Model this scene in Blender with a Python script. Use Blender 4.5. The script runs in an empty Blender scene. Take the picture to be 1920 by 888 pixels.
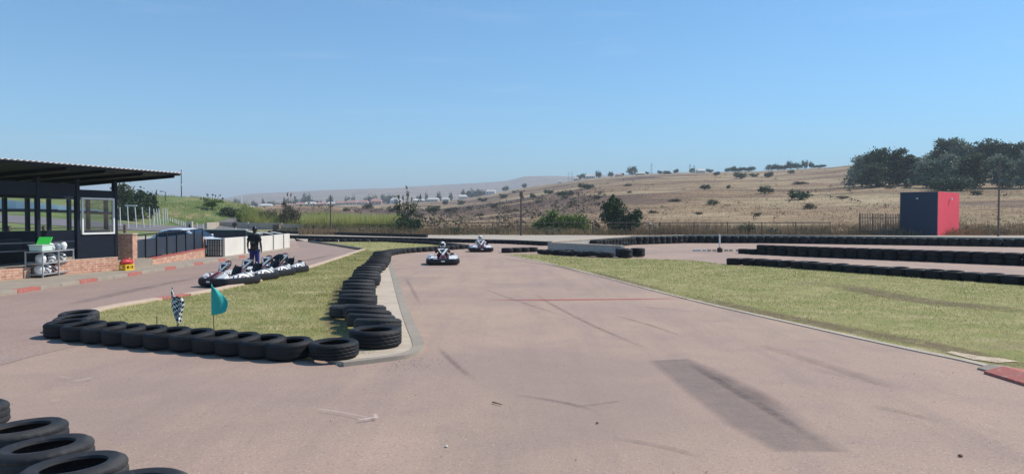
import bpy, bmesh, math, random
import numpy as np
from mathutils import Vector, Matrix, Euler
random.seed(7)
R = math.radians
C = bpy.context.scene.collection
scn = bpy.context.scene

# ------------------------------------------------------------------ camera, sky, sun, exposure
H = 2.0; F = 1400.0; HZ = 408.0
PITCH = math.atan((444 - HZ) / F)
cam = bpy.data.cameras.new('camera'); co = bpy.data.objects.new('camera', cam); C.objects.link(co)
co.location = (0, 0, H); co.rotation_euler = (R(90) - PITCH, 0, 0)
cam.sensor_width = 36; cam.lens = F / 1920 * 36; cam.clip_start = .05; cam.clip_end = 20000
scn.camera = co
SUN_EL, SUN_AZ = 47.0, 19.0         # azimuth: degrees from +X towards +Y
w = bpy.data.worlds.new('World'); scn.world = w; w.use_nodes = True
nt = w.node_tree; N = nt.nodes; L = nt.links
bg = N['Background']
sky = N.new('ShaderNodeTexSky'); sky.sky_type = 'NISHITA'; sky.sun_disc = False
sky.sun_elevation = R(SUN_EL); sky.sun_rotation = R(90 - SUN_AZ)
sky.altitude = 1400; sky.air_density = 1.12; sky.dust_density = 0.35; sky.ozone_density = 6.0
# faint cirrus wisps
tc = N.new('ShaderNodeTexCoord'); mp = N.new('ShaderNodeMapping'); mp.inputs['Scale'].default_value = (2.2, 2.2, 26)
nz = N.new('ShaderNodeTexNoise'); nz.inputs['Scale'].default_value = 1.6; nz.inputs['Detail'].default_value = 6; nz.inputs['Distortion'].default_value = .4
rp = N.new('ShaderNodeValToRGB'); rp.color_ramp.elements[0].position = .60; rp.color_ramp.elements[0].color = (0, 0, 0, 1)
rp.color_ramp.elements[1].position = .85; rp.color_ramp.elements[1].color = (.13, .13, .13, 1)
mx = N.new('ShaderNodeMixRGB'); mx.blend_type = 'MIX'; mx.inputs['Color2'].default_value = (6.5, 7.0, 7.4, 1)
L.new(tc.outputs['Generated'], mp.inputs['Vector']); L.new(mp.outputs['Vector'], nz.inputs['Vector'])
L.new(nz.outputs['Fac'], rp.inputs['Fac']); L.new(rp.outputs['Color'], mx.inputs['Fac'])
wb = N.new('ShaderNodeMixRGB'); wb.blend_type = 'MULTIPLY'; wb.inputs['Fac'].default_value = 1; wb.inputs['Color2'].default_value = (.64, .96, 1, 1)   # white balance of the daylight
L.new(sky.outputs['Color'], wb.inputs['Color1']); L.new(wb.outputs[0], mx.inputs['Color1']); L.new(mx.outputs['Color'], bg.inputs['Color'])
bg.inputs['Strength'].default_value = 0.115
sl = bpy.data.lights.new('sun', 'SUN'); so = bpy.data.objects.new('sun', sl); C.objects.link(so)
sl.energy = 3.5; sl.angle = R(.53); sl.color = (1, .93, .83)
sv = Vector((math.cos(R(SUN_AZ)) * math.cos(R(SUN_EL)), math.sin(R(SUN_AZ)) * math.cos(R(SUN_EL)), math.sin(R(SUN_EL))))
so.rotation_euler = sv.to_track_quat('Z', 'Y').to_euler(); so.location = (20, 0, 30)
scn.view_settings.view_transform = 'Standard'; scn.view_settings.look = 'None'
scn.view_settings.exposure = 0.50; scn.view_settings.gamma = 1; scn.view_settings.use_curve_mapping = False

# ------------------------------------------------------------------ helpers
def G(px, py, z=0.0):
    "the point at height z that the photograph shows at (px, py)"
    d = (px - 960, F * math.cos(PITCH) + (444 - py) * math.sin(PITCH), (444 - py) * math.cos(PITCH) - F * math.sin(PITCH))
    t = (z - H) / d[2]
    return Vector((d[0] * t, d[1] * t, z))
def AX(px, D): return (px - 960) / F * D
def AZ(py, D): return H + (HZ - py) / F * D

def props(o, label=None, cat=None, group=None, kind=None):
    if label: o['label'] = label
    if cat: o['category'] = cat
    if group: o['group'] = group
    if kind: o['kind'] = kind
    return o
def thing(name, label, cat, loc=(0, 0, 0), rz=0, group=None, rot=None):
    o = bpy.data.objects.new(name, None); C.objects.link(o); o.empty_display_size = .1
    o.location = loc; o.rotation_euler = rot if rot else (0, 0, rz)
    return props(o, label, cat, group)
def copy_tree(o, parent=None):
    c = o.copy(); C.objects.link(c); c.parent = parent
    for ch in o.children: copy_tree(ch, c)
    return c

class MB:
    def __init__(s): s.v = []; s.f = []
    def add(s, vs, fs, M=None):
        k = len(s.v)
        s.v += [tuple(M @ Vector(v)) if M else tuple(v) for v in vs]
        s.f += [tuple(i + k for i in f) for f in fs]; return s
    def box(s, c, d, M=None, rz=0, top=None):
        x, y, z = (q / 2 for q in d); t = top or (1, 1)
        vs = [(-x, -y, -z), (x, -y, -z), (x, y, -z), (-x, y, -z), (-x*t[0], -y*t[1], z), (x*t[0], -y*t[1], z), (x*t[0], y*t[1], z), (-x*t[0], y*t[1], z)]
        T = Matrix.Translation(c) @ Matrix.Rotation(rz, 4, 'Z')
        if M: T = M @ T
        return s.add(vs, [(0, 3, 2, 1), (4, 5, 6, 7), (0, 1, 5, 4), (1, 2, 6, 5), (2, 3, 7, 6), (3, 0, 4, 7)], T)
    def cyl(s, p0, p1, r0, r1=None, n=12):
        r1 = r0 if r1 is None else r1; return s.tube([p0, p1], [r0, r1], n)
    def tube(s, path, r, n=10, closed=False):
        P = [Vector(p) for p in path]; rs = r if isinstance(r, (list, tuple)) else [r] * len(P)
        k = len(s.v); m = len(P); up = None
        for i, p in enumerate(P):
            if closed: t = P[(i + 1) % m] - P[i - 1]
            else: t = P[min(i + 1, m - 1)] - P[max(i - 1, 0)]
            t = t.normalized() if t.length > 0 else Vector((0, 0, 1))
            if up is None: up = Vector((0, 0, 1)) if abs(t.z) < .9 else Vector((1, 0, 0))
            a = t.cross(up)
            if a.length < 1e-4: a = t.cross(Vector((0, 1, 0)))
            a.normalize(); b = t.cross(a).normalized(); up = -b if False else up
            for j in range(n):
                q = 2 * math.pi * j / n
                s.v.append(tuple(p + (a * math.cos(q) + b * math.sin(q)) * rs[i]))
        for i in range(m if closed else m - 1):
            i2 = (i + 1) % m
            for j in range(n):
                j2 = (j + 1) % n
                s.f.append((k + i * n + j, k + i * n + j2, k + i2 * n + j2, k + i2 * n + j))
        if not closed:
            s.f.append(tuple(k + j for j in range(n))[::-1]); s.f.append(tuple(k + (m - 1) * n + j for j in range(n)))
        return s
    def lathe(s, prof, n=32, closed=True, M=None, mod=None):
        vs = []; m = len(prof)
        for i in range(n):
            a = 2 * math.pi * i / n; ca, sa = math.cos(a), math.sin(a)
            for j, (r, z) in enumerate(prof):
                if mod: r = r + mod(i, j)
                vs.append((r * ca, r * sa, z))
        fs = []
        for i in range(n):
            i2 = (i + 1) % n
            for j in range(m if closed else m - 1):
                j2 = (j + 1) % m
                fs.append((i * m + j, i2 * m + j, i2 * m + j2, i * m + j2))
        return s.add(vs, fs, M)
    def prism(s, poly, z0, z1, M=None):
        n = len(poly); A = sum(poly[i][0] * poly[(i+1) % n][1] - poly[(i+1) % n][0] * poly[i][1] for i in range(n))
        if A < 0: poly = poly[::-1]
        vs = [(p[0], p[1], z0) for p in poly] + [(p[0], p[1], z1) for p in poly]
        fs = [tuple(range(n))[::-1], tuple(range(n, 2 * n))] + [(i, (i + 1) % n, n + (i + 1) % n, n + i) for i in range(n)]
        return s.add(vs, fs, M)
    def sweep(s, path, sec, closed=True):
        "path: list of (x,y); sec: closed list of (outward offset, z)"
        m = len(path); k = len(s.v); n = len(sec)
        for i in range(m):
            p = Vector(path[i]).to_2d()
            a = Vector(path[(i + 1) % m if closed else min(i + 1, m - 1)]).to_2d(); b = Vector(path[i - 1 if closed else max(i - 1, 0)]).to_2d()
            t = (a - b).normalized(); o = Vector((t.y, -t.x))
            for (u, z) in sec: s.v.append((p.x + o.x * u, p.y + o.y * u, z))
        for i in range(m if closed else m - 1):
            i2 = (i + 1) % m
            for j in range(n):
                j2 = (j + 1) % n
                s.f.append((k + i * n + j, k + i2 * n + j, k + i2 * n + j2, k + i * n + j2))
        if not closed:
            s.f.append(tuple(k + j for j in range(n))); s.f.append(tuple(k + (m - 1) * n + j for j in range(n))[::-1])
        return s
    def mesh(s, name):
        me = bpy.data.meshes.new(name); me.from_pydata(s.v, [], s.f); me.update(); return me
    def build(s, name, mat, parent=None, smooth=None, bevel=0, loc=None, **kw):
        me = s.mesh(name); o = bpy.data.objects.new(name, me); C.objects.link(o)
        for m_ in (mat if isinstance(mat, (list, tuple)) else [mat]): me.materials.append(m_)
        bm = bmesh.new(); bm.from_mesh(me); bmesh.ops.recalc_face_normals(bm, faces=bm.faces); bm.to_mesh(me); bm.free()
        if smooth:
            me.shade_smooth(); me.set_sharp_from_angle(angle=R(smooth))
        if bevel:
            b = o.modifiers.new('bevel', 'BEVEL'); b.width = bevel; b.segments = 2; b.limit_method = 'ANGLE'
        o.parent = parent
        if loc is not None: o.location = loc
        if kw: props(o, **kw)
        return o

def sheet(name, poly, z, mat, kind='structure', label=None):
    "flat polygon laid on the ground"
    mb = MB(); mb.v = [(p[0], p[1], z) for p in poly]; mb.f = [tuple(range(len(poly)))]
    o = mb.build(name, mat)
    if o.data.polygons[0].normal.z < 0: o.data.flip_normals()
    o['kind'] = kind
    return o

def np_mesh(name, V, Fq, mat, tint=None, parent=None):
    "fast mesh from numpy arrays; Fq (n,3) or (n,4)"
    me = bpy.data.meshes.new(name); n, k = Fq.shape
    me.vertices.add(len(V)); me.vertices.foreach_set('co', V.astype(np.float32).ravel())
    me.loops.add(n * k); me.loops.foreach_set('vertex_index', Fq.astype(np.int32).ravel())
    me.polygons.add(n); me.polygons.foreach_set('loop_start', np.arange(0, n * k, k, dtype=np.int32))
    try: me.polygons.foreach_set('loop_total', np.full(n, k, dtype=np.int32))
    except Exception: pass
    me.update(calc_edges=True); me.validate()
    if tint is not None:
        a = me.attributes.new('tint', 'FLOAT', 'FACE'); a.data.foreach_set('value', tint.astype(np.float32))
    me.materials.append(mat)
    o = bpy.data.objects.new(name, me); C.objects.link(o); o.parent = parent
    return o

# ------------------------------------------------------------------ materials
def new_mat(name):
    m = bpy.data.materials.new(name); m.use_nodes = True
    return m, m.node_tree, m.node_tree.nodes['Principled BSDF']
def mat(name, col, rough=.7, metal=0, var=.15, scale=3.0, bump=0, bscale=60, spec=None, coat=0, fine=None):
    m, t, b = new_mat(name); n = t.nodes; l = t.links
    b.inputs['Roughness'].default_value = rough; b.inputs['Metallic'].default_value = metal
    if spec is not None: b.inputs['Specular IOR Level'].default_value = spec
    if coat: b.inputs['Coat Weight'].default_value = coat
    tc = n.new('ShaderNodeTexCoord'); no = n.new('ShaderNodeTexNoise'); no.inputs['Scale'].default_value = scale; no.inputs['Detail'].default_value = 6; no.inputs['Roughness'].default_value = .65
    l.new(tc.outputs['Object'], no.inputs['Vector'])
    r = n.new('ShaderNodeValToRGB'); e = r.color_ramp.elements
    e[0].position = .28; e[1].position = .72
    e[0].color = tuple(c * (1 - var) for c in col) + (1,); e[1].color = tuple(min(1, c * (1 + var)) for c in col) + (1,)
    l.new(no.outputs['Fac'], r.inputs['Fac']); l.new(r.outputs['Color'], b.inputs['Base Color'])
    if bump:
        n2 = n.new('ShaderNodeTexNoise'); n2.inputs['Scale'].default_value = bscale; n2.inputs['Detail'].default_value = 4
        l.new(tc.outputs['Object'], n2.inputs['Vector'])
        bu = n.new('ShaderNodeBump'); bu.inputs['Strength'].default_value = bump; bu.inputs['Distance'].default_value = .02
        l.new(n2.outputs['Fac'], bu.inputs['Height']); l.new(bu.outputs['Normal'], b.inputs['Normal'])
    return m
def mat_multi(name, layers, rough=.9, bump=0, bscale=40, bdist=.02, spec=.3):
    """layers: list of (colour, noise scale xyz or float, lo, hi, strength); the first is the base colour"""
    m, t, b = new_mat(name); n = t.nodes; l = t.links
    b.inputs['Roughness'].default_value = rough; b.inputs['Specular IOR Level'].default_value = spec
    tc = n.new('ShaderNodeTexCoord'); cur = n.new('ShaderNodeRGB'); cur.outputs[0].default_value = tuple(layers[0][0]) + (1,); out = cur.outputs[0]
    for i, (col, sc, lo, hi, st) in enumerate(layers[1:]):
        mp = n.new('ShaderNodeMapping'); mp.inputs['Scale'].default_value = sc if isinstance(sc, tuple) else (sc, sc, sc); mp.inputs['Location'].default_value = (i * 7.3, i * 3.1, i)
        no = n.new('ShaderNodeTexNoise'); no.inputs['Scale'].default_value = 1; no.inputs['Detail'].default_value = 5; no.inputs['Roughness'].default_value = .62
        l.new(tc.outputs['Object'], mp.inputs['Vector']); l.new(mp.outputs['Vector'], no.inputs['Vector'])
        mr = n.new('ShaderNodeMapRange'); mr.inputs['From Min'].default_value = lo; mr.inputs['From Max'].default_value = hi; mr.inputs['To Max'].default_value = st
        l.new(no.outputs['Fac'], mr.inputs['Value'])
        mi = n.new('ShaderNodeMixRGB'); mi.inputs['Color2'].default_value = tuple(col) + (1,)
        l.new(mr.outputs[0], mi.inputs['Fac']); l.new(out, mi.inputs['Color1']); out = mi.outputs[0]
    l.new(out, b.inputs['Base Color'])
    if bump:
        n2 = n.new('ShaderNodeTexNoise'); n2.inputs['Scale'].default_value = bscale; n2.inputs['Detail'].default_value = 5
        l.new(tc.outputs['Object'], n2.inputs['Vector'])
        bu = n.new('ShaderNodeBump'); bu.inputs['Strength'].default_value = bump; bu.inputs['Distance'].default_value = bdist
        l.new(n2.outputs['Fac'], bu.inputs['Height']); l.new(bu.outputs['Normal'], b.inputs['Normal'])
    return m
def mat_tint(name, c0, c1, c2, rough=.7, trans=.25):
    "foliage: colour of each leaf from its own tint attribute"
    m, t, b = new_mat(name); n = t.nodes; l = t.links
    at = n.new('ShaderNodeAttribute'); at.attribute_name = 'tint'
    r = n.new('ShaderNodeValToRGB'); e = r.color_ramp.elements; e[0].color = c0 + (1,); e[1].color = c2 + (1,); k = e.new(.5); k.color = c1 + (1,)
    l.new(at.outputs['Fac'], r.inputs['Fac']); l.new(r.outputs['Color'], b.inputs['Base Color']); b.inputs['Roughness'].default_value = rough
    b.inputs['Specular IOR Level'].default_value = .2
    if trans:
        tr = n.new('ShaderNodeBsdfTranslucent'); l.new(r.outputs['Color'], tr.inputs['Color'])
        ms = n.new('ShaderNodeMixShader'); ms.inputs[0].default_value = trans
        l.new(b.outputs[0], ms.inputs[1]); l.new(tr.outputs[0], ms.inputs[2]); l.new(ms.outputs[0], n['Material Output'].inputs['Surface'])
    return m
def mat_pattern(name, ca, cb, scale=9, lo=.47, hi=.5, rough=.4, dist=1.5):
    "printed swirl pattern, two colours"
    m, t, b = new_mat(name); n = t.nodes; l = t.links
    tc = n.new('ShaderNodeTexCoord'); wv = n.new('ShaderNodeTexWave'); wv.wave_type = 'RINGS'; wv.inputs['Scale'].default_value = scale; wv.inputs['Distortion'].default_value = dist * 4; wv.inputs['Detail'].default_value = 1.5
    l.new(tc.outputs['Object'], wv.inputs['Vector'])
    r = n.new('ShaderNodeValToRGB'); e = r.color_ramp.elements; e[0].position = lo; e[1].position = hi; e[0].color = ca + (1,); e[1].color = cb + (1,)
    l.new(wv.outputs['Fac'], r.inputs['Fac']); l.new(r.outputs['Color'], b.inputs['Base Color']); b.inputs['Roughness'].default_value = rough
    return m
def mat_brick(name, c1, c2, mortar, sx=1.0):
    m, t, b = new_mat(name); n = t.nodes; l = t.links
    tc = n.new('ShaderNodeTexCoord'); sp = n.new('ShaderNodeSeparateXYZ'); ad = n.new('ShaderNodeMath'); cb = n.new('ShaderNodeCombineXYZ')
    l.new(tc.outputs['Object'], sp.inputs[0]); l.new(sp.outputs['X'], ad.inputs[0]); l.new(sp.outputs['Y'], ad.inputs[1]); l.new(ad.outputs[0], cb.inputs['X']); l.new(sp.outputs['Z'], cb.inputs['Y'])
    br = n.new('ShaderNodeTexBrick'); br.inputs['Scale'].default_value = 1; br.inputs['Brick Width'].default_value = .23; br.inputs['Row Height'].default_value = .082; br.inputs['Mortar Size'].default_value = .012
    br.inputs['Color1'].default_value = c1 + (1,); br.inputs['Color2'].default_value = c2 + (1,); br.inputs['Mortar'].default_value = mortar + (1,)
    l.new(cb.outputs[0], br.inputs['Vector'])
    no = n.new('ShaderNodeTexNoise'); no.inputs['Scale'].default_value = 6; l.new(tc.outputs['Object'], no.inputs['Vector'])
    mi = n.new('ShaderNodeMixRGB'); mi.blend_type = 'OVERLAY'; mi.inputs['Fac'].default_value = .6; l.new(br.outputs['Color'], mi.inputs['Color1']); l.new(no.outputs['Fac'], mi.inputs['Color2'])
    l.new(mi.outputs[0], b.inputs['Base Color']); b.inputs['Roughness'].default_value = .9
    bu = n.new('ShaderNodeBump'); bu.inputs['Strength'].default_value = .5; bu.inputs['Distance'].default_value = .01; bu.invert = True
    l.new(br.outputs['Fac'], bu.inputs['Height']); l.new(bu.outputs['Normal'], b.inputs['Normal'])
    return m
def mat_worn(name, col, cover=.5, scale=(8, 8, 8), rough=.9, soft=.25, amax=.8):
    "a mark worn or rubbed onto the ground: ragged through noise transparency"
    m, t, b = new_mat(name); n = t.nodes; l = t.links
    b.inputs['Base Color'].default_value = col + (1,); b.inputs['Roughness'].default_value = rough
    tc = n.new('ShaderNodeTexCoord'); mp = n.new('ShaderNodeMapping'); mp.inputs['Scale'].default_value = scale
    no = n.new('ShaderNodeTexNoise'); no.inputs['Scale'].default_value = 1; no.inputs['Detail'].default_value = 8; no.inputs['Roughness'].default_value = .75
    l.new(tc.outputs['Object'], mp.inputs[0]); l.new(mp.outputs[0], no.inputs['Vector'])
    mr = n.new('ShaderNodeMapRange'); c = 1 - cover; mr.inputs['From Min'].default_value = c - soft; mr.inputs['From Max'].default_value = c + soft; mr.inputs['To Max'].default_value = amax
    l.new(no.outputs['Fac'], mr.inputs['Value'])
    at = n.new('ShaderNodeAttribute'); at.attribute_name = 'fade'; mu = n.new('ShaderNodeMath'); mu.operation = 'MULTIPLY'
    l.new(mr.outputs[0], mu.inputs[0]); l.new(at.outputs['Fac'], mu.inputs[1]); l.new(mu.outputs[0], b.inputs['Alpha'])
    return m
def mat_check(name, a, b_, s):
    m, t, b = new_mat(name); n = t.nodes; l = t.links
    tc = n.new('ShaderNodeTexCoord'); ch = n.new('ShaderNodeTexChecker'); ch.inputs['Scale'].default_value = s; ch.inputs['Color1'].default_value = a + (1,); ch.inputs['Color2'].default_value = b_ + (1,)
    l.new(tc.outputs['UV'], ch.inputs['Vector']); l.new(ch.outputs['Color'], b.inputs['Base Color']); b.inputs['Roughness'].default_value = .8
    return m

M = {}
M['asphalt'] = mat_multi('pink_asphalt', [((.44, .305, .232),), ((.32, .23, .195), .35, .42, .66, .55), ((.48, .35, .24), .23, .48, .66, .5), ((.34, .25, .21), 1.7, .5, .7, .45), ((.27, .20, .175), (1.6, .16, 1), .48, .72, .42),
     ((.15, .11, .095), 42, .54, .66, .5), ((.74, .62, .52), 48, .60, .69, .6), ((.10, .08, .07), 18, .66, .72, .4), ((.26, .20, .175), .09, .52, .64, .4), ((.24, .19, .18), (.5, 5, 1), .62, .8, .28)], rough=.88, bump=.35, bscale=120, bdist=.006)
M['pit'] = mat_multi('grey_paving', [((.375, .262, .21),), ((.30, .215, .18), .5, .42, .68, .6), ((.37, .29, .27), 1.2, .5, .75, .4), ((.14, .11, .10), 26, .52, .66, .6), ((.55, .45, .4), 30, .6, .7, .6), ((.2, .165, .165), (2.5, .3, 1), .52, .75, .4)], rough=.88, bump=.4, bscale=60, bdist=.006)
M['service'] = mat_multi('service_road', [((.46, .39, .31),), ((.36, .31, .25), .3, .42, .65, .6), ((.5, .46, .4), 1.1, .5, .7, .4)], rough=.95)
M['patch'] = mat_worn('grey_patch', (.215, .185, .175), .60, (3, 3, 3), soft=.45, amax=.46)
M['skid'] = mat_worn('rubber_skid', (.10, .08, .08), .50, (6, 6, 4), soft=.22, amax=.42)
M['skid2'] = mat_worn('rubber_scuff', (.10, .08, .08), .40, (2.2, 2.2, 4), soft=.32, amax=.5)
M['redline'] = mat_worn('worn_red_paint', (.50, .09, .09), .68, (5, 9, 4), soft=.25, amax=.75)
M['chalk'] = mat_worn('chalk_paint', (.75, .66, .6), .62, (9, 9, 4), soft=.2, amax=.5)
M['concrete'] = mat_multi('concrete', [((.56, .46, .355),), ((.43, .355, .27), .9, .42, .65, .7), ((.66, .56, .45), 3, .5, .7, .4), ((.26, .22, .19), 30, .6, .75, .4)], rough=.92, bump=.3, bscale=50, bdist=.006)
M['concrete_grey'] = mat_multi('gutter_concrete', [((.37, .315, .25),), ((.29, .245, .20), 1.5, .42, .65, .7), ((.22, .2, .18), 40, .6, .75, .4)], rough=.92, bump=.3, bscale=50, bdist=.006)
M['sandconc'] = mat_multi('sandy_concrete', [((.60, .455, .34),), ((.48, .36, .27), 2, .42, .65, .7), ((.66, .52, .40), 5, .5, .7, .4), ((.42, .2, .15), 4, .62, .8, .5)], rough=.92, bump=.3, bscale=40, bdist=.006)
M['wall_conc'] = mat('wall_concrete', (.40, .375, .34), .9, var=.15, scale=2, bump=.2, bscale=20)
M['lawn'] = mat_multi('lawn_soil', [((.38, .34, .15),), ((.27, .28, .10), .9, .4, .6, .7), ((.54, .45, .26), 1.3, .48, .68, .75), ((.30, .22, .15), .45, .58, .7, .7), ((.08, .10, .035), 20, .55, .7, .5), ((.42, .37, .2), 26, .6, .74, .5)], rough=1, bump=.9, bscale=45, bdist=.03, spec=.1)
M['grass'] = mat_tint('lawn_grass', (.19, .22, .065), (.42, .40, .16), (.74, .64, .36), .7, .3)
M['drygrass'] = mat_tint('dry_grass', (.12, .08, .05), (.33, .23, .13), (.52, .40, .24), .8, .2)
M['reed'] = mat_tint('reed', (.17, .18, .055), (.42, .43, .13), (.62, .56, .26), .7, .3)
M['brush'] = mat_tint('brush', (.07, .065, .05), (.17, .15, .10), (.30, .25, .15), .8, .15)
M['terrain'] = None
M['rubber'] = mat_multi('tyre_rubber', [((.0085, .0095, .012),), ((.018, .018, .019), 5, .45, .7, .8), ((.045, .040, .036), 2.2, .58, .78, .5)], rough=.68, bump=.25, bscale=90, bdist=.003, spec=.32)
M['rubber_worn'] = mat_multi('worn_tyre_rubber', [((.019, .020, .023),), ((.036, .035, .036), 4, .45, .7, .8), ((.085, .075, .066), 2.0, .55, .75, .5), ((.13, .115, .10), (14, 14, 30), .60, .72, .45)], rough=.7, bump=.5, bscale=45, bdist=.004, spec=.4)
M['navy'] = mat('navy_paint', (.0065, .010, .020), .5, var=.25, scale=2, spec=.3)
M['navy_light'] = mat('slate_panel', (.022, .032, .05), .55, var=.2, scale=1.2)
M['black'] = mat('black_paint', (.010, .010, .013), .4, var=.3, scale=6)
M['plastic'] = mat('black_plastic', (.013, .013, .017), .38, var=.4, scale=8, bump=.1)
M['grime'] = mat_multi('scuffed_plastic', [((.014, .014, .018),), ((.03, .027, .03), 7, .5, .72, .8), ((.06, .03, .033), 3, .62, .75, .35)], rough=.55, spec=.35)
M['white'] = mat('white_paint', (.78, .77, .75), .4, var=.05, scale=5)
M['offwhite'] = mat_multi('white_wall', [((.70, .655, .58),), ((.60, .56, .49), 1.1, .45, .7, .6), ((.5, .46, .4), (3, 3, .8), .62, .8, .4)], rough=.85)
M['silver'] = mat('galvanised', (.55, .56, .57), .38, metal=.7, var=.12, scale=8)
M['roofmetal'] = mat('pale_roof_sheet', (.78, .79, .80), .45, metal=.1, var=.08, scale=3)
M['steel'] = mat('grey_steel', (.42, .43, .44), .5, metal=.3, var=.12, scale=8)
M['red'] = mat('red_paint', (.50, .028, .03), .45, var=.12, scale=4)
M['maroon'] = mat('pinkish_maroon', (.42, .05, .10), .4)
M['kerbred'] = mat_multi('red_kerb_paint', [((.45, .14, .11),), ((.36, .15, .12), 9, .45, .65, .7), ((.44, .33, .27), 12, .54, .68, .8)], rough=.8, bump=.3, bscale=40, bdist=.005)
M['pinkred'] = mat_multi('bright_red_wall', [((.92, .085, .125),), ((.75, .08, .12), 1.2, .45, .7, .5), ((.8, .2, .22), 4, .6, .75, .2)], rough=.8)
M['bluewall'] = mat_multi('dark_blue_wall', [((.017, .036, .072),), ((.024, .043, .078), 1, .45, .7, .6)], rough=.7)
M['yellow'] = mat('yellow_plastic', (.75, .50, .03), .45, var=.1)
M['green'] = mat('green_plastic', (.06, .62, .09), .4, var=.1)
M['cleartub'] = mat('pale_tub_plastic', (.62, .74, .66), .35, var=.1)
M['teal'] = mat('teal_cloth', (.04, .42, .37), .8, var=.15, scale=8)
M['check'] = mat_check('checkered_cloth', (.78, .78, .78), (.012, .012, .012), 1)
M['brick'] = mat_brick('face_brick', (.46, .17, .10), (.58, .29, .18), (.50, .42, .34))
M['redcap'] = mat('red_brick_cap', (.42, .10, .08), .85, var=.2, scale=8)
M['wood'] = mat('wood_pole', (.13, .10, .08), .9, var=.3, scale=5)
M['palewood'] = mat('whitewashed_pole', (.62, .62, .60), .8, var=.15, scale=5)
M['graypost'] = mat('rust_brown_post', (.095, .07, .06), .8, var=.2)
M['skin_dark'] = mat('dark_skin', (.045, .025, .018), .5, var=.1)
M['shirt_black'] = mat('black_shirt', (.010, .012, .016), .85, var=.3, scale=12)
M['blue_cloth'] = mat('blue_overalls', (.018, .028, .16), .85, var=.25, scale=10)
M['suit_white'] = mat_multi('white_race_suit', [((.70, .66, .66),), ((.06, .05, .06), 9, .56, .62, .9)], rough=.7)
M['suit_dark'] = mat_multi('black_maroon_race_suit', [((.035, .015, .02),), ((.09, .02, .03), 5, .5, .6, .8)], rough=.7)
M['visor'] = mat('dark_visor', (.008, .01, .015), .12, var=.1)
M['kartwhite'] = mat_pattern('kart_swirl_print', (.012, .012, .016), (.80, .79, .80), 3.2, .26, .33, dist=1.3)
M['helmetprint'] = mat_pattern('helmet_print', (.03, .03, .035), (.80, .79, .78), 3.2, .22, .27, dist=1.2)
M['helmetbrown'] = mat_pattern('maroon_helmet_print', (.10, .025, .03), (.55, .45, .42), 4.0, .55, .6, dist=1.2)
M['car'] = mat('white_car_paint', (.78, .79, .80), .25, var=.03, coat=.6)
M['glass_dark'] = mat('tinted_glass', (.012, .02, .03), .12, var=.1, spec=.45)
M['mauve'] = mat('dark_grey_wall', (.055, .048, .058), .9, var=.15, scale=1)
M['roofpink'] = mat('pink_tile_roof', (.50, .27, .21), .9, var=.2, scale=.3)
M['rooflight'] = mat('pale_roof', (.66, .62, .56), .8, var=.15, scale=.3)
M['housewall'] = mat('plaster_wall', (.56, .46, .38), .9, var=.2, scale=.3)
M['housewhite'] = mat('white_plaster_wall', (.72, .71, .68), .9, var=.1, scale=.3)
M['leafdark'] = mat_tint('dark_foliage', (.020, .036, .020), (.050, .080, .036), (.105, .140, .060), .6, .2)
M['leafmid'] = mat_tint('olive_foliage', (.035, .050, .028), (.075, .095, .045), (.14, .155, .075), .6, .25)
M['leaflight'] = mat_tint('light_green_foliage', (.05, .09, .025), (.15, .22, .055), (.32, .36, .12), .6, .3)
M['leafgum'] = mat_tint('grey_green_gum_foliage', (.065, .095, .070), (.17, .215, .155), (.34, .37, .27), .6, .25)
M['leafdry'] = mat_tint('dry_shrub_foliage', (.05, .042, .032), (.12, .10, .065), (.22, .19, .11), .8, .15)
M['bark'] = mat('bark', (.16, .13, .10), .95, var=.3, scale=3)
M['barkpale'] = mat('pale_bark', (.38, .34, .29), .9, var=.2, scale=3)
M['bluebarrier'] = mat('blue_grey_barrier', (.34, .45, .54), .7, var=.15, scale=.4)
M['farroad'] = mat('far_tarmac', (.17, .155, .16), .95, var=.1, scale=.5)
M['sand'] = mat_multi('bare_sand', [((.62, .50, .36),), ((.42, .30, .21), 6, .45, .62, .8)], rough=1, bump=.6, bscale=30, bdist=.02)
m, t, b = new_mat('window_glass'); b.inputs['Base Color'].default_value = (.75, .82, .85, 1); b.inputs['Roughness'].default_value = .03
gl = t.nodes.new('ShaderNodeBsdfTransparent'); gl.inputs[0].default_value = (.80, .87, .88, 1); ms = t.nodes.new('ShaderNodeMixShader'); gs = t.nodes.new('ShaderNodeBsdfGlossy'); gs.inputs['Roughness'].default_value = .03
ms.inputs[0].default_value = .12; t.links.new(gl.outputs[0], ms.inputs[1]); t.links.new(gs.outputs[0], ms.inputs[2]); t.links.new(ms.outputs[0], t.nodes['Material Output'].inputs['Surface'])
M['glass'] = m

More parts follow.
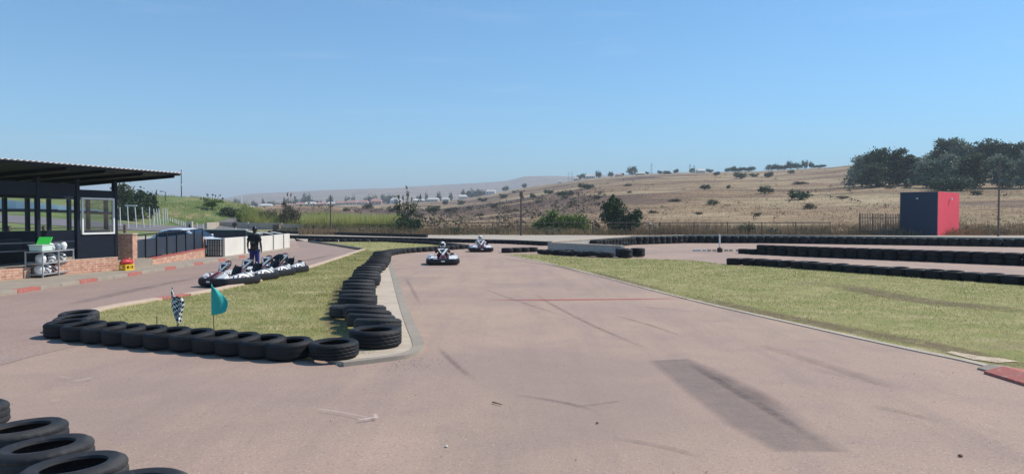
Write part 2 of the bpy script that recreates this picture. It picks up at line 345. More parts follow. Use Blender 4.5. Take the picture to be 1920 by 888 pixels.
# ------------------------------------------------------------------ terrain
CP = [-1500, 300, 440, 560, 640, 700, 780, 840, 900, 940, 1000, 1060, 1100, 1160, 1200, 1280, 1400, 1480, 1550, 1600, 1700, 1920, 2300, 3400]
CY = [392, 392, 392, 387, 385, 384, 379, 377, 368, 360, 349, 341, 335, 331, 328, 324, 321, 318, 314, 309, 303, 298, 293, 290]
CD = [900, 900, 900, 900, 900, 900, 900, 900, 880, 850, 800, 760, 720, 680, 640, 600, 560, 550, 550, 540, 520, 500, 500, 500]
FP = [-1500, 300, 415, 470, 560, 640, 700, 780, 900, 950, 985, 1040, 1060, 1300, 1600, 3400]
FY = [388, 382, 374, 366.5, 364, 360, 356, 351, 348, 345, 336, 334, 334, 330, 330, 330]
def sm(x): x = np.clip(x, 0, 1); return x * x * (3 - 2 * x)
def tz(X, Y):
    X = np.asarray(X, float); Y = np.asarray(Y, float)
    Ys = np.maximum(Y, 1); px = X / Ys * F + 960
    px = np.clip(px, -1500, 3400)
    yc = np.interp(px, CP, CY); Dc = np.interp(px, CP, CD); zc = H + (HZ - yc) / F * Dc
    u = (Y - 93) / (Dc - 93)
    near = zc * np.where(u < 1, np.clip(u, 0, 1) ** 1.05, 1)
    wob = .9 * np.sin(X * .031 + Y * .017) * np.sin(Y * .023 - X * .011) + .35 * np.sin(X * .11 + 1) * np.sin(Y * .09)
    near = near + wob * sm((Y - 100) / 150) * np.where(Y < 1500, 1, 0) * np.where(u > .9, .35, 1)
    yf = np.interp(px, FP, FY); zf = H + (HZ - yf) / F * 4200
    v = sm((Y - Dc * 1.1) / (4200 - Dc * 1.1))
    dip = -9 * sm((Y - Dc) / 250) * (1 - v)
    z = np.where(Y > Dc, zc + dip + (zf - zc) * v ** 1.3, near)
    z = z + (14 * np.sin(X * .0021) * np.sin(Y * .0017) + 6 * np.sin(X * .006 + Y * .004)) * sm((Y - 1800) / 900) * sm((4200 - Y) / 500)
    z = np.where(Y > 4200, zf - 60 * sm((Y - 4200) / 2500), z)
    # left-hand bank and mound
    bank = 2.7 * sm((-X - 38) / 30) * sm((Y - 55) / 45) * (1 - sm((Y - 200) / 300))
    ridge = 3.6 * np.exp(-((Y - 165) / 24) ** 2) * sm((-X - 78) / 20)
    mound = ridge + 2.9 * np.exp(-(((X + 59) / 15) ** 2 + ((Y - 132) / 13) ** 2)) + 1.6 * np.exp(-(((X + 47) / 9) ** 2 + ((Y - 128) / 12) ** 2))
    return z + bank + mound
def tz1(x, y): return float(tz(x, y))
def hit(px, py, d0=60, d1=4000):
    "where the line of sight of photograph pixel meets the terrain"
    D = d0
    while D < d1:
        if tz1(AX(px, D), D) >= AZ(py, D): break
        D *= 1.006
    X = AX(px, D); return Vector((X, D, tz1(X, D)))
ys = np.concatenate([np.linspace(-60, 88, 38), 88 * (7500 / 88) ** (np.linspace(0, 1, 190) ** 1.0)[1:]])
qs = np.concatenate([np.linspace(-3.2, -.9, 14), np.linspace(-.88, .88, 260), np.linspace(.9, 3.2, 14)])
Yg, Qg = np.meshgrid(ys, qs, indexing='ij'); Xg = Qg * np.maximum(Yg, 60)
Zg = tz(Xg, Yg) - 0.0
V = np.stack([Xg, Yg, Zg], -1).reshape(-1, 3); nq = len(qs)
ii, jj = np.meshgrid(np.arange(len(ys) - 1), np.arange(nq - 1), indexing='ij'); a = (ii * nq + jj).ravel()
Fq = np.stack([a, a + 1, a + nq + 1, a + nq], -1)
mt = mat_multi('dry_hillside', [((.345, .242, .148),), ((.21, .135, .095), (.010, .030, .02), .47, .58, .85), ((.50, .40, .25), (.016, .045, .02), .50, .60, .75), ((.125, .082, .075), (.0075, .017, .01), .555, .60, .85),
     ((.20, .185, .095), (.018, .055, .02), .55, .65, .55), ((.19, .135, .09), (.12, .35, .1), .50, .64, .75), ((.50, .39, .25), (.25, .7, .2), .56, .72, .5), ((.12, .09, .06), (.6, 1.6, .5), .54, .68, .65)], rough=1, bump=.6, bscale=.8, bdist=.6, spec=.05)
# burnt veld and green turf
n = mt.node_tree.nodes; l = mt.node_tree.links; b = n['Principled BSDF']; src = b.inputs['Base Color'].links[0].from_socket
g = n.new('ShaderNodeNewGeometry'); sp = n.new('ShaderNodeSeparateXYZ'); l.new(g.outputs['Position'], sp.inputs[0])
nd = n.new('ShaderNodeTexNoise'); nd.inputs['Scale'].default_value = .022; nd.inputs['Detail'].default_value = 7; nd.inputs['Roughness'].default_value = .7; l.new(g.outputs['Position'], nd.inputs['Vector'])
for (cx, cy, rx, ry, st_) in ((-22, 290, 50, 75, .9), (8, 200, 36, 34, .7), (95, 240, 40, 16, .35), (30, 430, 30, 40, .45), (82, 520, 34, 70, .75), (-50, 215, 30, 30, .6), (140, 330, 45, 14, .45), (60, 330, 40, 10, .4)):
    mpb = n.new('ShaderNodeMapping'); mpb.vector_type = 'TEXTURE'; mpb.inputs['Location'].default_value = (cx, cy, 0); mpb.inputs['Scale'].default_value = (rx, ry, 1e6); l.new(g.outputs['Position'], mpb.inputs['Vector'])
    ln = n.new('ShaderNodeVectorMath'); ln.operation = 'LENGTH'; l.new(mpb.outputs[0], ln.inputs[0])
    ad = n.new('ShaderNodeMath'); ad.operation = 'MULTIPLY_ADD'; ad.inputs[1].default_value = 2.6; l.new(nd.outputs['Fac'], ad.inputs[0]); l.new(ln.outputs['Value'], ad.inputs[2])
    mrb = n.new('ShaderNodeMapRange'); mrb.inputs['From Min'].default_value = 2.35; mrb.inputs['From Max'].default_value = 2.0; mrb.inputs['To Max'].default_value = st_; l.new(ad.outputs[0], mrb.inputs['Value'])
    mib = n.new('ShaderNodeMixRGB'); mib.inputs['Color2'].default_value = (.105, .070, .066, 1); l.new(mrb.outputs[0], mib.inputs['Fac']); l.new(src, mib.inputs['Color1']); src = mib.outputs[0]
m1 = n.new('ShaderNodeMapRange'); m1.inputs['From Min'].default_value = -34; m1.inputs['From Max'].default_value = -44; l.new(sp.outputs['X'], m1.inputs['Value'])
m2 = n.new('ShaderNodeMapRange'); m2.inputs['From Min'].default_value = 190; m2.inputs['From Max'].default_value = 150; l.new(sp.outputs['Y'], m2.inputs['Value'])
m3 = n.new('ShaderNodeMapRange'); m3.inputs['From Min'].default_value = -15.5; m3.inputs['From Max'].default_value = -17; l.new(sp.outputs['X'], m3.inputs['Value'])
m4 = n.new('ShaderNodeMapRange'); m4.inputs['From Min'].default_value = 112; m4.inputs['From Max'].default_value = 98; l.new(sp.outputs['Y'], m4.inputs['Value'])
p1 = n.new('ShaderNodeMath'); p1.operation = 'MULTIPLY'; l.new(m1.outputs[0], p1.inputs[0]); l.new(m2.outputs[0], p1.inputs[1])
p2 = n.new('ShaderNodeMath'); p2.operation = 'MULTIPLY'; l.new(m3.outputs[0], p2.inputs[0]); l.new(m4.outputs[0], p2.inputs[1])
mxx = n.new('ShaderNodeMath'); mxx.operation = 'MAXIMUM'; l.new(p1.outputs[0], mxx.inputs[0]); l.new(p2.outputs[0], mxx.inputs[1])
no = n.new('ShaderNodeTexNoise'); no.inputs['Scale'].default_value = .16; no.inputs['Detail'].default_value = 8; no.inputs['Roughness'].default_value = .7; l.new(g.outputs['Position'], no.inputs['Vector'])
rr = n.new('ShaderNodeValToRGB'); e = rr.color_ramp.elements; e[0].position = .38; e[0].color = (.10, .15, .05, 1); e[1].position = .68; e[1].color = (.36, .27, .16, 1); k = e.new(.53); k.color = (.17, .21, .085, 1)
l.new(no.outputs['Fac'], rr.inputs['Fac']); mi = n.new('ShaderNodeMixRGB'); l.new(mxx.outputs[0], mi.inputs['Fac']); l.new(src, mi.inputs['Color1']); l.new(rr.outputs['Color'], mi.inputs['Color2']); l.new(mi.outputs[0], b.inputs['Base Color'])
ter = np_mesh('ground', V, Fq, mt); ter['kind'] = 'structure'; ter.data.shade_smooth()
if ter.data.polygons[0].normal.z < 0: ter.data.flip_normals()

# ------------------------------------------------------------------ flat setting: track, pit lane, lawns, aprons
sheet('race_track', [(-13.2, -50), (60, -50), (75, 20), (75, 62), (20, 64), (-5, 66), (-26, 80), (-40, 100), (-48, 100), (-40, 70), (-14.2, 48), (-13.4, 35)], .006, M['asphalt'])
sheet('service_road', [(-46, 76), (-14, 62), (10, 61), (80, 59), (90, 62), (90, 81), (10, 84), (-34, 104), (-56, 112), (-60, 100)], .010, M['service'])
ISL_TOP = [(140, 598), (180, 585), (260, 571), (380, 553), (470, 533), (560, 510), (620, 490), (680, 468.5)]
ISL_TOP = [(120, 612), (180, 586)] + ISL_TOP[2:]
pitpoly = [(-13.2, -50), (-9.5, -50), G(60, 669), G(143, 649)] + [G(*p) for p in ISL_TOP] + [G(640, 461), G(583, 455), G(552, 447)] + [(-14.2, 50), (-14.0, 47), (-13.4, 35)]
sheet('pit_lane', [(p[0], p[1]) for p in pitpoly], .010, M['pit'])

def resample(pts, d, closed=False):
    P = [Vector((p[0], p[1])) for p in pts]
    if closed: P.append(P[0])
    out = [P[0]]; acc = 0
    for a, b in zip(P[:-1], P[1:]):
        Ls = (b - a).length; t = d - acc
        while t <= Ls: out.append(a + (b - a) * (t / Ls)); t += d
        acc = Ls - (t - d)
    return out
def smoothp(pts, it=2, closed=False):
    P = [Vector((p[0], p[1])) for p in pts]
    for _ in range(it):
        Q = [] if closed else [P[0]]
        rng = range(len(P)) if closed else range(len(P) - 1)
        for i in rng:
            a, b = P[i], P[(i + 1) % len(P)]; Q += [a * .75 + b * .25, a * .25 + b * .75]
        if not closed: Q.append(P[-1])
        P = Q
    return P

isl_low = [G(640, 676), G(560, 673), G(430, 662), G(300, 646), G(200, 632), G(125, 622)]
isl_top = smoothp([G(*p) for p in ISL_TOP])
isl_r = [G(715, 476), G(712, 490), G(708, 520), G(704, 550), G(705, 580), G(715, 610), G(730, 640), G(700, 668)]
island = [(p[0], p[1]) for p in isl_low] + [(p[0], p[1]) for p in isl_top] + [(p[0], p[1]) for p in isl_r]
MB().prism(island, -.02, .045).build('lawn_island', M['lawn'], kind='structure')
# pocket of lawn between the two thin tyre lines
pocket = [G(583, 455), G(718, 454), G(808, 459), G(866, 466), G(770, 473), G(728, 474), G(712, 475), G(676, 468.5)]
MB().prism([(p[0], p[1]) for p in pocket], -.02, .03).build('lawn_pocket', M['lawn'], kind='structure')
rl_low = [(6.6, -30), (6.5, -4), (6.45, 4), G(1920, 707), G(1830, 681), G(1700, 655), G(1500, 610), G(1280, 560), G(1100, 511), G(1010, 490), G(948, 477)]
rl_top = [G(1010, 478), G(1100, 484), G(1210, 486), G(1300, 489), G(1372, 498), G(1430, 500), G(1620, 514), G(1920, 537), (16.5, 19.5), (24, 10), (28, -30)]
rlawn = [(p[0], p[1]) for p in rl_low] + [(p[0], p[1]) for p in rl_top]
MB().prism(rlawn, -.02, .022).build('lawn_right', M['lawn'], kind='structure')
# worn bare strip and kerb edging along the right lawn
edge = smoothp([(p[0], p[1]) for p in rl_low[2:]], 2)
MB().sweep(edge, [(-.05, -.02), (.05, -.02), (.05, .030), (-.05, .022)], closed=False).build('track_edging', M['concrete'], kind='structure')
# concrete apron right of the tyre chain, with its gutter
ap_out = smoothp([G(727, 478), G(733, 500), G(745, 540), G(757, 580), G(772, 620), G(786, 650), G(782, 661), G(760, 671), G(700, 679), G(640, 686)], 2)
ap_in = [G(600, 672), G(690, 650), G(690, 600), G(690, 550), G(700, 505), G(716, 478)]
MB().prism([(p[0], p[1]) for p in ap_out] + [(p[0], p[1]) for p in ap_in], -.02, .05).build('concrete_apron', M['concrete'], kind='structure')
MB().sweep([(p[0], p[1]) for p in ap_out], [(-.09, -.01), (.09, -.01), (.09, .058), (-.09, .066)], closed=False).build('apron_edging', M['concrete_grey'], kind='structure')
# pale kerb on the pit-lane edge of the island
def blocks(path, step, wdt, h, gap, name, mats, z=0):
    pts = resample(path, step)
    groups = {}
    for i in range(len(pts) - 1):
        a, b = pts[i], pts[i + 1]; c = (a + b) / 2; d = b - a
        groups.setdefault(mats(i), MB()).box((c.x, c.y, z + h / 2), (d.length - gap, wdt, h), rz=math.atan2(d.y, d.x))
    for k, mb in groups.items():
        mb.build(name, M[k], bevel=.012, kind='structure')
ktop = smoothp([G(150, 597), G(180, 586), G(260, 571), G(380, 553), G(470, 533), G(560, 510), G(620, 491), G(684, 468.5)], 2)
blocks(ktop, 1.0, .26, .10, .012, 'island_kerb', lambda i: 'kerbred' if i == 3 else 'sandconc')
pk = smoothp([(-13.05, -6), (-13.1, 10), (-13.15, 19), (-13.15, 27), (-13.5, 35.2), (-13.75, 42), (-14.0, 47.3), (-15.2, 49.6)], 2)
blocks(pk, .95, .22, .11, .012, 'pit_kerb', lambda i: 'kerbred' if i % 3 == 0 and i < 48 else 'concrete_grey')
# pavement between the pit kerb and the buildings
MB().prism([(-13.1, -6), (-13.25, 19), (-13.25, 27), (-13.6, 35.2), (-13.85, 42), (-14.1, 47.3), (-15.2, 49.4), (-15.8, 48), (-15.4, 36), (-15.2, 28), (-20, 16), (-24, -6)], -.02, .10).build('pavement', M['concrete_grey'], kind='structure')
# painted kerb at the right frame edge
kb = MB(); kpath = [(6.50, 10.1), (6.60, 9.55), (6.65, 8.4), (6.7, 6.0), (6.72, 3.0)]
kb.sweep(kpath[1:], [(-.04, .0), (-.04, .05), (.30, .10), (.55, .04), (.55, .0)], closed=False).build('track_kerb', M['kerbred'], kind='structure')
MB().sweep([(6.54, 9.86), (6.595, 9.555)], [(-.04, .0), (-.04, .035), (.24, .07), (.42, .03), (.42, .0)], closed=False).build('track_kerb_end', M['concrete_grey'], kind='structure')
sheet('bare_soil', [(6.36, 10.9), (6.42, 10.35), (6.62, 10.12), (6.95, 10.2), (6.9, 10.42), (6.66, 10.62), (6.5, 11.0)], .032, M['sand'])
# wear on the asphalt
M['leaflitter'] = mat_worn('brown_leaf_litter', (.20, .125, .08), .52, (5, 5, 5), soft=.15)
def ribbon(name, pts, wd, z, m, fade=True, taper=True):
    P = smoothp(pts, 2) if len(pts) > 2 else [Vector((p[0], p[1])) for p in pts]
    tot = sum((b - a).length for a, b in zip(P[:-1], P[1:])); P = resample(P, min(.12, tot / 6.5))
    V = []; Fs = []; fa = []; n = len(P)
    for i, p in enumerate(P):
        t = (P[min(i + 1, n - 1)] - P[max(i - 1, 0)]).normalized(); o = Vector((t.y, -t.x)) * wd / 2
        for k, s_ in enumerate((-1, -.4, .4, 1)):
            q = p + o * s_; V.append((q.x, q.y, z))
            e = min(i, n - 1 - i) / max(1, n * .25)
            fa.append((0 if abs(s_) == 1 and fade else 1) * (min(1, e) if taper else 1))
    for i in range(n - 1):
        for k in range(3): Fs.append((i * 4 + k, i * 4 + k + 1, i * 4 + k + 5, i * 4 + k + 4))
    me = bpy.data.meshes.new(name); me.from_pydata(V, [], Fs); me.materials.append(m)
    at = me.attributes.new('fade', 'FLOAT', 'POINT'); at.data.foreach_set('value', fa)
    o = bpy.data.objects.new(name, me); C.objects.link(o); o['kind'] = 'structure'
    if me.polygons[0].normal.z < 0: me.flip_normals()
    return o
def gp(*pp): return [G(x, y) for x, y in pp]
def patch(name, poly, z, m, fade=1.0):
    o = sheet(name, poly, z, m); at = o.data.attributes.new('fade', 'FLOAT', 'POINT'); at.data.foreach_set('value', [fade] * len(poly)); return o
def soft_patch(name, poly, z, m, rim):
    n_ = len(poly); P = [Vector(p) for p in poly]; A_ = sum(P[i].x * P[(i+1) % n_].y - P[(i+1) % n_].x * P[i].y for i in range(n_)); sg = 1 if A_ > 0 else -1
    V_ = [(p.x, p.y, z) for p in P]; out_ = []
    for i in range(n_):
        t = (P[(i + 1) % n_] - P[i - 1]).normalized(); q = P[i] + Vector((t.y, -t.x)) * sg * rim[i % len(rim)]; V_.append((q.x, q.y, z))
    me = bpy.data.meshes.new(name); me.from_pydata(V_, [], [tuple(range(n_))] + [(i, (i + 1) % n_, n_ + (i + 1) % n_, n_ + i) for i in range(n_)]); me.materials.append(m)
    at = me.attributes.new('fade', 'FLOAT', 'POINT'); at.data.foreach_set('value', [1.0] * n_ + [0.0] * n_); o = bpy.data.objects.new(name, me); C.objects.link(o); o['kind'] = 'structure'; return o
soft_patch('asphalt_repair', [(p.x, p.y) for p in gp((1228, 677), (1284, 674), (1332, 700), (1402, 738), (1470, 783), (1560, 845), (1465, 843), (1385, 800), (1300, 738))], .0105, M['patch'], [.12, .14, .20, .24, .24, .18, .14, .12, .10])
ribbon('red_start_line', [G(905, 562.5), G(1000, 562.5), G(1100, 562), G(1200, 561), G(1285, 559.5)], .30, .0120, M['redline'])
zz = .0135
for pts, wd, m_ in [
    ([(1290, 680), (1380, 735), (1450, 775), (1560, 845)], .16, 'skid'), ([(960, 740), (1060, 755), (1130, 775)], .10, 'skid'),
    ([(1070, 765), (1130, 758), (1190, 748)], .06, 'skid'), ([(1000, 550), (1050, 580), (1130, 620), (1240, 665)], .12, 'skid'),
    ([(1145, 590), (1220, 610), (1290, 635)], .10, 'skid'), ([(1170, 575), (1260, 580), (1310, 588)], .10, 'skid'),
    ([(1140, 822), (1230, 835), (1330, 862)], .07, 'skid'), ([(1620, 760), (1700, 775), (1790, 800)], .07, 'skid'),
    ([(900, 540), (985, 570), (1080, 600)], .10, 'skid'), ([(820, 650), (860, 690), (900, 720)], .10, 'skid'),
    ([(1510, 690), (1580, 705), (1680, 728)], .07, 'skid'), 
    ([(930, 482), (990, 492), (1060, 502), (1110, 520)], .35, 'skid2'), ([(990, 493), (1040, 497), (1080, 507)], .18, 'skid'),
    ([(1230, 470), (1350, 473), (1500, 480)], .4, 'skid2'), ([(440, 520), (520, 500), (640, 475)], .5, 'skid2'), ([(100, 580), (250, 545), (400, 515)], .5, 'skid2'),
    ([(760, 520), (775, 545), (790, 575)], .10, 'skid'), ([(1290, 680), (1400, 730), (1500, 790)], .3, 'skid2'),
    ([(1400, 640), (1560, 690), (1720, 740)], .2, 'skid2')]:
    ribbon('skid_mark', gp(*pts), wd, zz, M[m_]); zz += .0012
ribbon('bare_edge', [(6.9, 8.5), (6.7, 10.6), (6.5, 11.7), (6.0, 13.0), (5.2, 15.6), (4.75, 17.6), (4.2, 19.6)], .75, .0265, M['leaflitter'])
ribbon('bare_edge', [(4.3, 19.4), (3.6, 23), (2.8, 28)], .5, .0285, M['leaflitter'])
ribbon('bare_edge', [G(1560, 530, .04), G(1700, 560, .04), G(1850, 575, .04), G(2000, 590, .04)], 1.3, .0305, M['leaflitter'])
ribbon('bare_edge', [G(640, 655, .045), G(625, 600, .045), G(632, 560, .045), G(650, 520, .045)], .5, .0502, M['leaflitter'])
for pts, wd in [([(598, 772), (650, 780), (695, 789)], .022), ([(672, 793), (695, 790), (708, 787)], .05), ([(703, 782), (707, 791)], .045), ([(138, 718), (160, 717), (174, 712)], .035), ([(112, 711), (135, 714)], .02), ([(98, 758), (112, 755)], .02)]:
    ribbon('paint_mark', gp(*pts), wd, zz, M['chalk'], taper=False); zz += .0012

# ------------------------------------------------------------------ grass (too many blades to count)
def inpoly(P, poly):
    x, y = P[:, 0], P[:, 1]; ins = np.zeros(len(P), bool); n = len(poly); j = n - 1
    for i in range(n):
        xi, yi = poly[i][0], poly[i][1]; xj, yj = poly[j][0], poly[j][1]
        c = ((yi > y) != (yj > y)) & (x < (xj - xi) * (y - yi) / (yj - yi + 1e-12) + xi); ins ^= c; j = i
    return ins
rs = np.random.RandomState(3)
def blades(name, P, h, wd, lean, m, z0=0, tint=None, label=None, cat='grass'):
    n = len(P); a = rs.rand(n) * 2 * np.pi; d = np.stack([np.cos(a), np.sin(a)], -1)
    h = h * (.6 + .8 * rs.rand(n)); wd = wd * (.7 + .6 * rs.rand(n)); lx = (rs.rand(n, 2) - .5) * 2 * lean
    base = np.zeros((n, 3)); base[:, :2] = P[:, :2]; base[:, 2] = P[:, 2] if P.shape[1] > 2 else z0
    V = np.zeros((n, 3, 3)); V[:, 0] = base; V[:, 1] = base; V[:, 2] = base
    V[:, 0, :2] -= d * wd[:, None] / 2; V[:, 1, :2] += d * wd[:, None] / 2
    V[:, 2, 2] += h; V[:, 2, :2] += lx * h[:, None]
    Fq = np.arange(n * 3).reshape(n, 3)
    t = rs.rand(n) if tint is None else np.clip(tint, 0, 1)
    o = np_mesh(name, V.reshape(-1, 3), Fq, m, t); o['kind'] = 'stuff'
    if label: o['label'] = label
    o['category'] = cat
    return o
def vnoise(P, s, seed=0):
    x = P[:, 0] * s + seed; y = P[:, 1] * s - seed
    v = np.sin(x * 1.7 + np.sin(y * 1.3) * 1.4) + np.sin(y * 2.1 + np.sin(x * .9 + 2) * 1.6) + .5 * np.sin(x * 4.3 + y * 3.7) + .5 * np.sin(x * 7.1 - y * 5.3 + 1)
    return v / 6 + .5
def lawn(name, poly, n, ymax, label, z0=.044):
    poly = np.array([(p[0], p[1]) for p in poly]); lo = poly.min(0); hi = poly.max(0); lo[1] = max(lo[1], 4)
    P = rs.rand(n * 4, 2) * (hi - lo) + lo
    keep = rs.rand(len(P)) < np.clip((14 / np.maximum(P[:, 1], 8)) ** 1.1, 0, 1)
    P = P[keep]; P = P[inpoly(P, poly)][:n]
    nz = vnoise(P, 1.1); bare = vnoise(P, .55, 5); P2 = P[bare + rs.rand(len(P)) * .25 > .22]; nz = vnoise(P2, 1.1)
    sc = np.clip(P2[:, 1] / 14, .8, 3)
    tint = .05 + np.clip(nz * .55 + .35 * vnoise(P2, .38, 11), 0, 1) + (rs.rand(len(P2)) - .5) * .55
    return blades(name, P2, .030 * np.sqrt(sc), .010 * sc, .9, M['grass'], z0, tint, label)
lawn('lawn_grass', island, 60000, 40, 'short mown grass with yellow patches on the tyre-ringed island')
lawn('lawn_grass', rlawn, 110000, 45, 'sunlit short grass on the wide lawn right of the track', .021)
lawn('lawn_grass', [(p[0], p[1]) for p in pocket], 9000, 60, 'thin strip of short grass between the low far tyre lines')
# long dry grass along and beyond the boundary fence
def scatter(n, x0, x1, y0, y1, wedge=True):
    Y = y0 + (y1 - y0) * rs.rand(n) ** 1.2; px = x0 + (x1 - x0) * rs.rand(n)
    X = (px - 960) / F * Y; return np.stack([X, Y, tz(X, Y) - .03], -1)
P = scatter(46000, 560, 2500, 85.5, 104); nz = vnoise(P, .22); P = P[nz + rs.rand(len(P)) * .35 > .45]; nz = vnoise(P, .16, 3)
blades('long_dry_grass', P, .45 + .75 * vnoise(P, .13, 9), .05, .25, M['drygrass'], tint=.05 + .9 * nz * rs.rand(len(P)) ** .5, label='long brown dry grass growing along the boundary fence')
P = scatter(45000, 560, 2600, 102, 300); nz = vnoise(P, .045, 2); P = P[nz + rs.rand(len(P)) * .5 > .62]
blades('veld_grass', P, .22, .16, .8, M['drygrass'], tint=.25 + .7 * vnoise(P, .03, 4) * rs.rand(len(P)) ** .6 + .05, label='tufts of dry veld grass scattered over the brown hillside')
P = scatter(24000, 566, 756, 101, 122)
blades('reed_bed', P, 1.55 + .5 * vnoise(P, .25, 4), .085, .13, M['reed'], tint=.25 + .7 * rs.rand(len(P)) * (.5 + vnoise(P, .3)), label='yellow-green reed bed standing behind the far tyre lines', cat='reeds')
P = scatter(15000, 455, 640, 112, 128); P = P[vnoise(P, .3, 2) + rs.rand(len(P)) * .5 > .6]; hh = .4 + 1.5 * np.clip(vnoise(P, .22, 7) * 1.6 - .35, 0, 1)
blades('tall_brush', P, hh * 1.15, .075, .2, M['reed'], tint=.05 + .7 * rs.rand(len(P)) * vnoise(P, .2, 1) * 1.3, label='tall tangled brown and green reeds behind the low beige wall', cat='brush')
P = scatter(9000, 520, 760, 96, 106)
blades('wild_grass', P, .5, .07, .4, M['brush'], tint=.1 + .8 * rs.rand(len(P)), label='low dark brush at the foot of the reed bed')
X = -(42 + 40 * rs.rand(15000)); Y = 112 + 34 * rs.rand(15000); P = np.stack([X, Y, tz(X, Y) - .02], -1); nz = vnoise(P, .12, 3)
P = P[nz > .35]
blades('bank_grass', P, .42, .07, .5, M['grass'], tint=.1 + .9 * vnoise(P, .10, 6) * rs.rand(len(P)) ** .4, label='rough green grass covering the left mound')

def scrub(name, P, sz, nl, leaf, m, label):
    n = len(P); c = np.repeat(P, nl, 0) + rs.normal(size=(n * nl, 3)) * np.array([.42, .42, .28]) * np.repeat(sz, nl)[:, None]; c[:, 2] += .32 * np.repeat(sz, nl)
    a = rs.normal(size=(len(c), 3)); a /= np.linalg.norm(a, axis=1)[:, None]; b = np.cross(a, rs.normal(size=a.shape)); b /= np.linalg.norm(b, axis=1)[:, None]
    s_ = (leaf * np.repeat(sz, nl) * (.5 + rs.rand(len(c))))[:, None]; V = np.stack([c - a * s_, c - b * s_ * .5, c + a * s_, c + b * s_ * .5], 1)
    g = tz(V[..., 0], V[..., 1]); V[..., 2] = np.maximum(V[..., 2], g)
    t = np.clip(np.repeat(rs.rand(n), nl) * .6 + rs.rand(len(c)) * .4, 0, 1)
    o = np_mesh(name, V.reshape(-1, 3), np.arange(len(c) * 4).reshape(-1, 4), m, t); o['kind'] = 'stuff'; o['label'] = label; o['category'] = 'scrub'; return o
P = scatter(520, 570, 1130, 94, 330); P = P[vnoise(P, .05, 3) + rs.rand(len(P)) * .4 > .5]
scrub('valley_scrub', P, .6 + 1.5 * rs.rand(len(P)) ** 2, 34, .16, M['leafdry'], 'rough brownish scrub spread over the valley floor at centre left')
P = scatter(900, 900, 2300, 100, 480); P = P[vnoise(P, .02, 8) + rs.rand(len(P)) * .5 > .66]
scrub('hill_scrub', P, .4 + 1.1 * rs.rand(len(P)) ** 3, 22, .17, M['leafdry'], 'low brown scrub tufts sprinkled over the dry hillside')
P = scatter(420, 640, 1900, 86.3, 93); P = P[vnoise(P, .12, 8) + rs.rand(len(P)) * .5 > .6]
scrub('fence_scrub', P, .5 + .8 * rs.rand(len(P)) ** 2, 40, .13, M['leafmid'], 'dark and olive weeds growing along the foot of the boundary fence')

# ------------------------------------------------------------------ foliage builders
def leaf_cloud(lobes, n, size, clumps=14, seed=0, spread=.30, hollow=.45):
    r = np.random.RandomState(seed); cen = []; tn = []
    vol = np.array([l[3] * l[4] * l[5] for l in lobes]) ** .8; vol /= vol.sum()
    for l_, vv in zip(lobes, vol):
        nc = max(4, int(clumps * len(lobes) * vv)); nl = int(n * vv)
        d = r.normal(size=(nc, 3)); d /= np.linalg.norm(d, axis=1)[:, None]
        rad = (hollow + (1 - hollow) * r.rand(nc)) * (.82 + .3 * r.rand(nc))
        cc = d * rad[:, None]; ct = r.rand(nc)
        k = r.randint(0, nc, nl); g = cc[k] + r.normal(size=(nl, 3)) * spread * (.5 + .5 * ct[k][:, None])
        g = g * np.array(l_[3:6]) + np.array(l_[:3]); cen.append(g); tn.append(ct[k] * .5 + r.rand(nl) * .5)
    c = np.concatenate(cen); t = np.concatenate(tn); n = len(c)
    a = r.normal(size=(n, 3)); a /= np.linalg.norm(a, axis=1)[:, None]
    b = np.cross(a, r.normal(size=(n, 3))); b /= np.linalg.norm(b, axis=1)[:, None]
    s = size * (.5 + r.rand(n))[:, None]
    V = np.stack([c - a * s, c - b * s * .55, c + a * s, c + b * s * .55], 1)
    return V.reshape(-1, 3), np.arange(n * 4).reshape(n, 4), t
def make_tree(name, label, cat, loc, lobes, n, size, leafm, barkm, trunk, group=None, seed=0, clumps=14, spread=.3, part='crown', limbs=True, hollow=.45):
    T = thing(name, label, cat, loc, 0, group)
    V, Fq, t = leaf_cloud(lobes, n, size, clumps, seed, spread, hollow)
    V = V[:]; V[:, 2] = np.maximum(V[:, 2], .02)
    np_mesh(part, V, Fq, M[leafm], t, T)
    if trunk:
        r0, h = trunk; mb = MB(); rr = random.Random(seed)
        mb.tube([(0, 0, -.15), (r0 * .3, 0, h * .35), (-r0 * .4, r0 * .3, h * .7), (0, 0, h)], [r0 * 1.25, r0, r0 * .8, r0 * .5], 8)
        if limbs:
            for l_ in lobes[:10]:
                e = Vector(l_[:3]); z = min(h * (.4 + .5 * rr.random()), max(.1, e.z - .1)); s = Vector((0, 0, z)); md = (s + e) / 2 + Vector((0, 0, -.06 * h))
                mb.tube([s, md, e], [r0 * .5, r0 * .32, r0 * .12], 6)
        mb.build('trunk' if name != 'shrub' else 'stem', M[barkm], T, smooth=50)
    return T

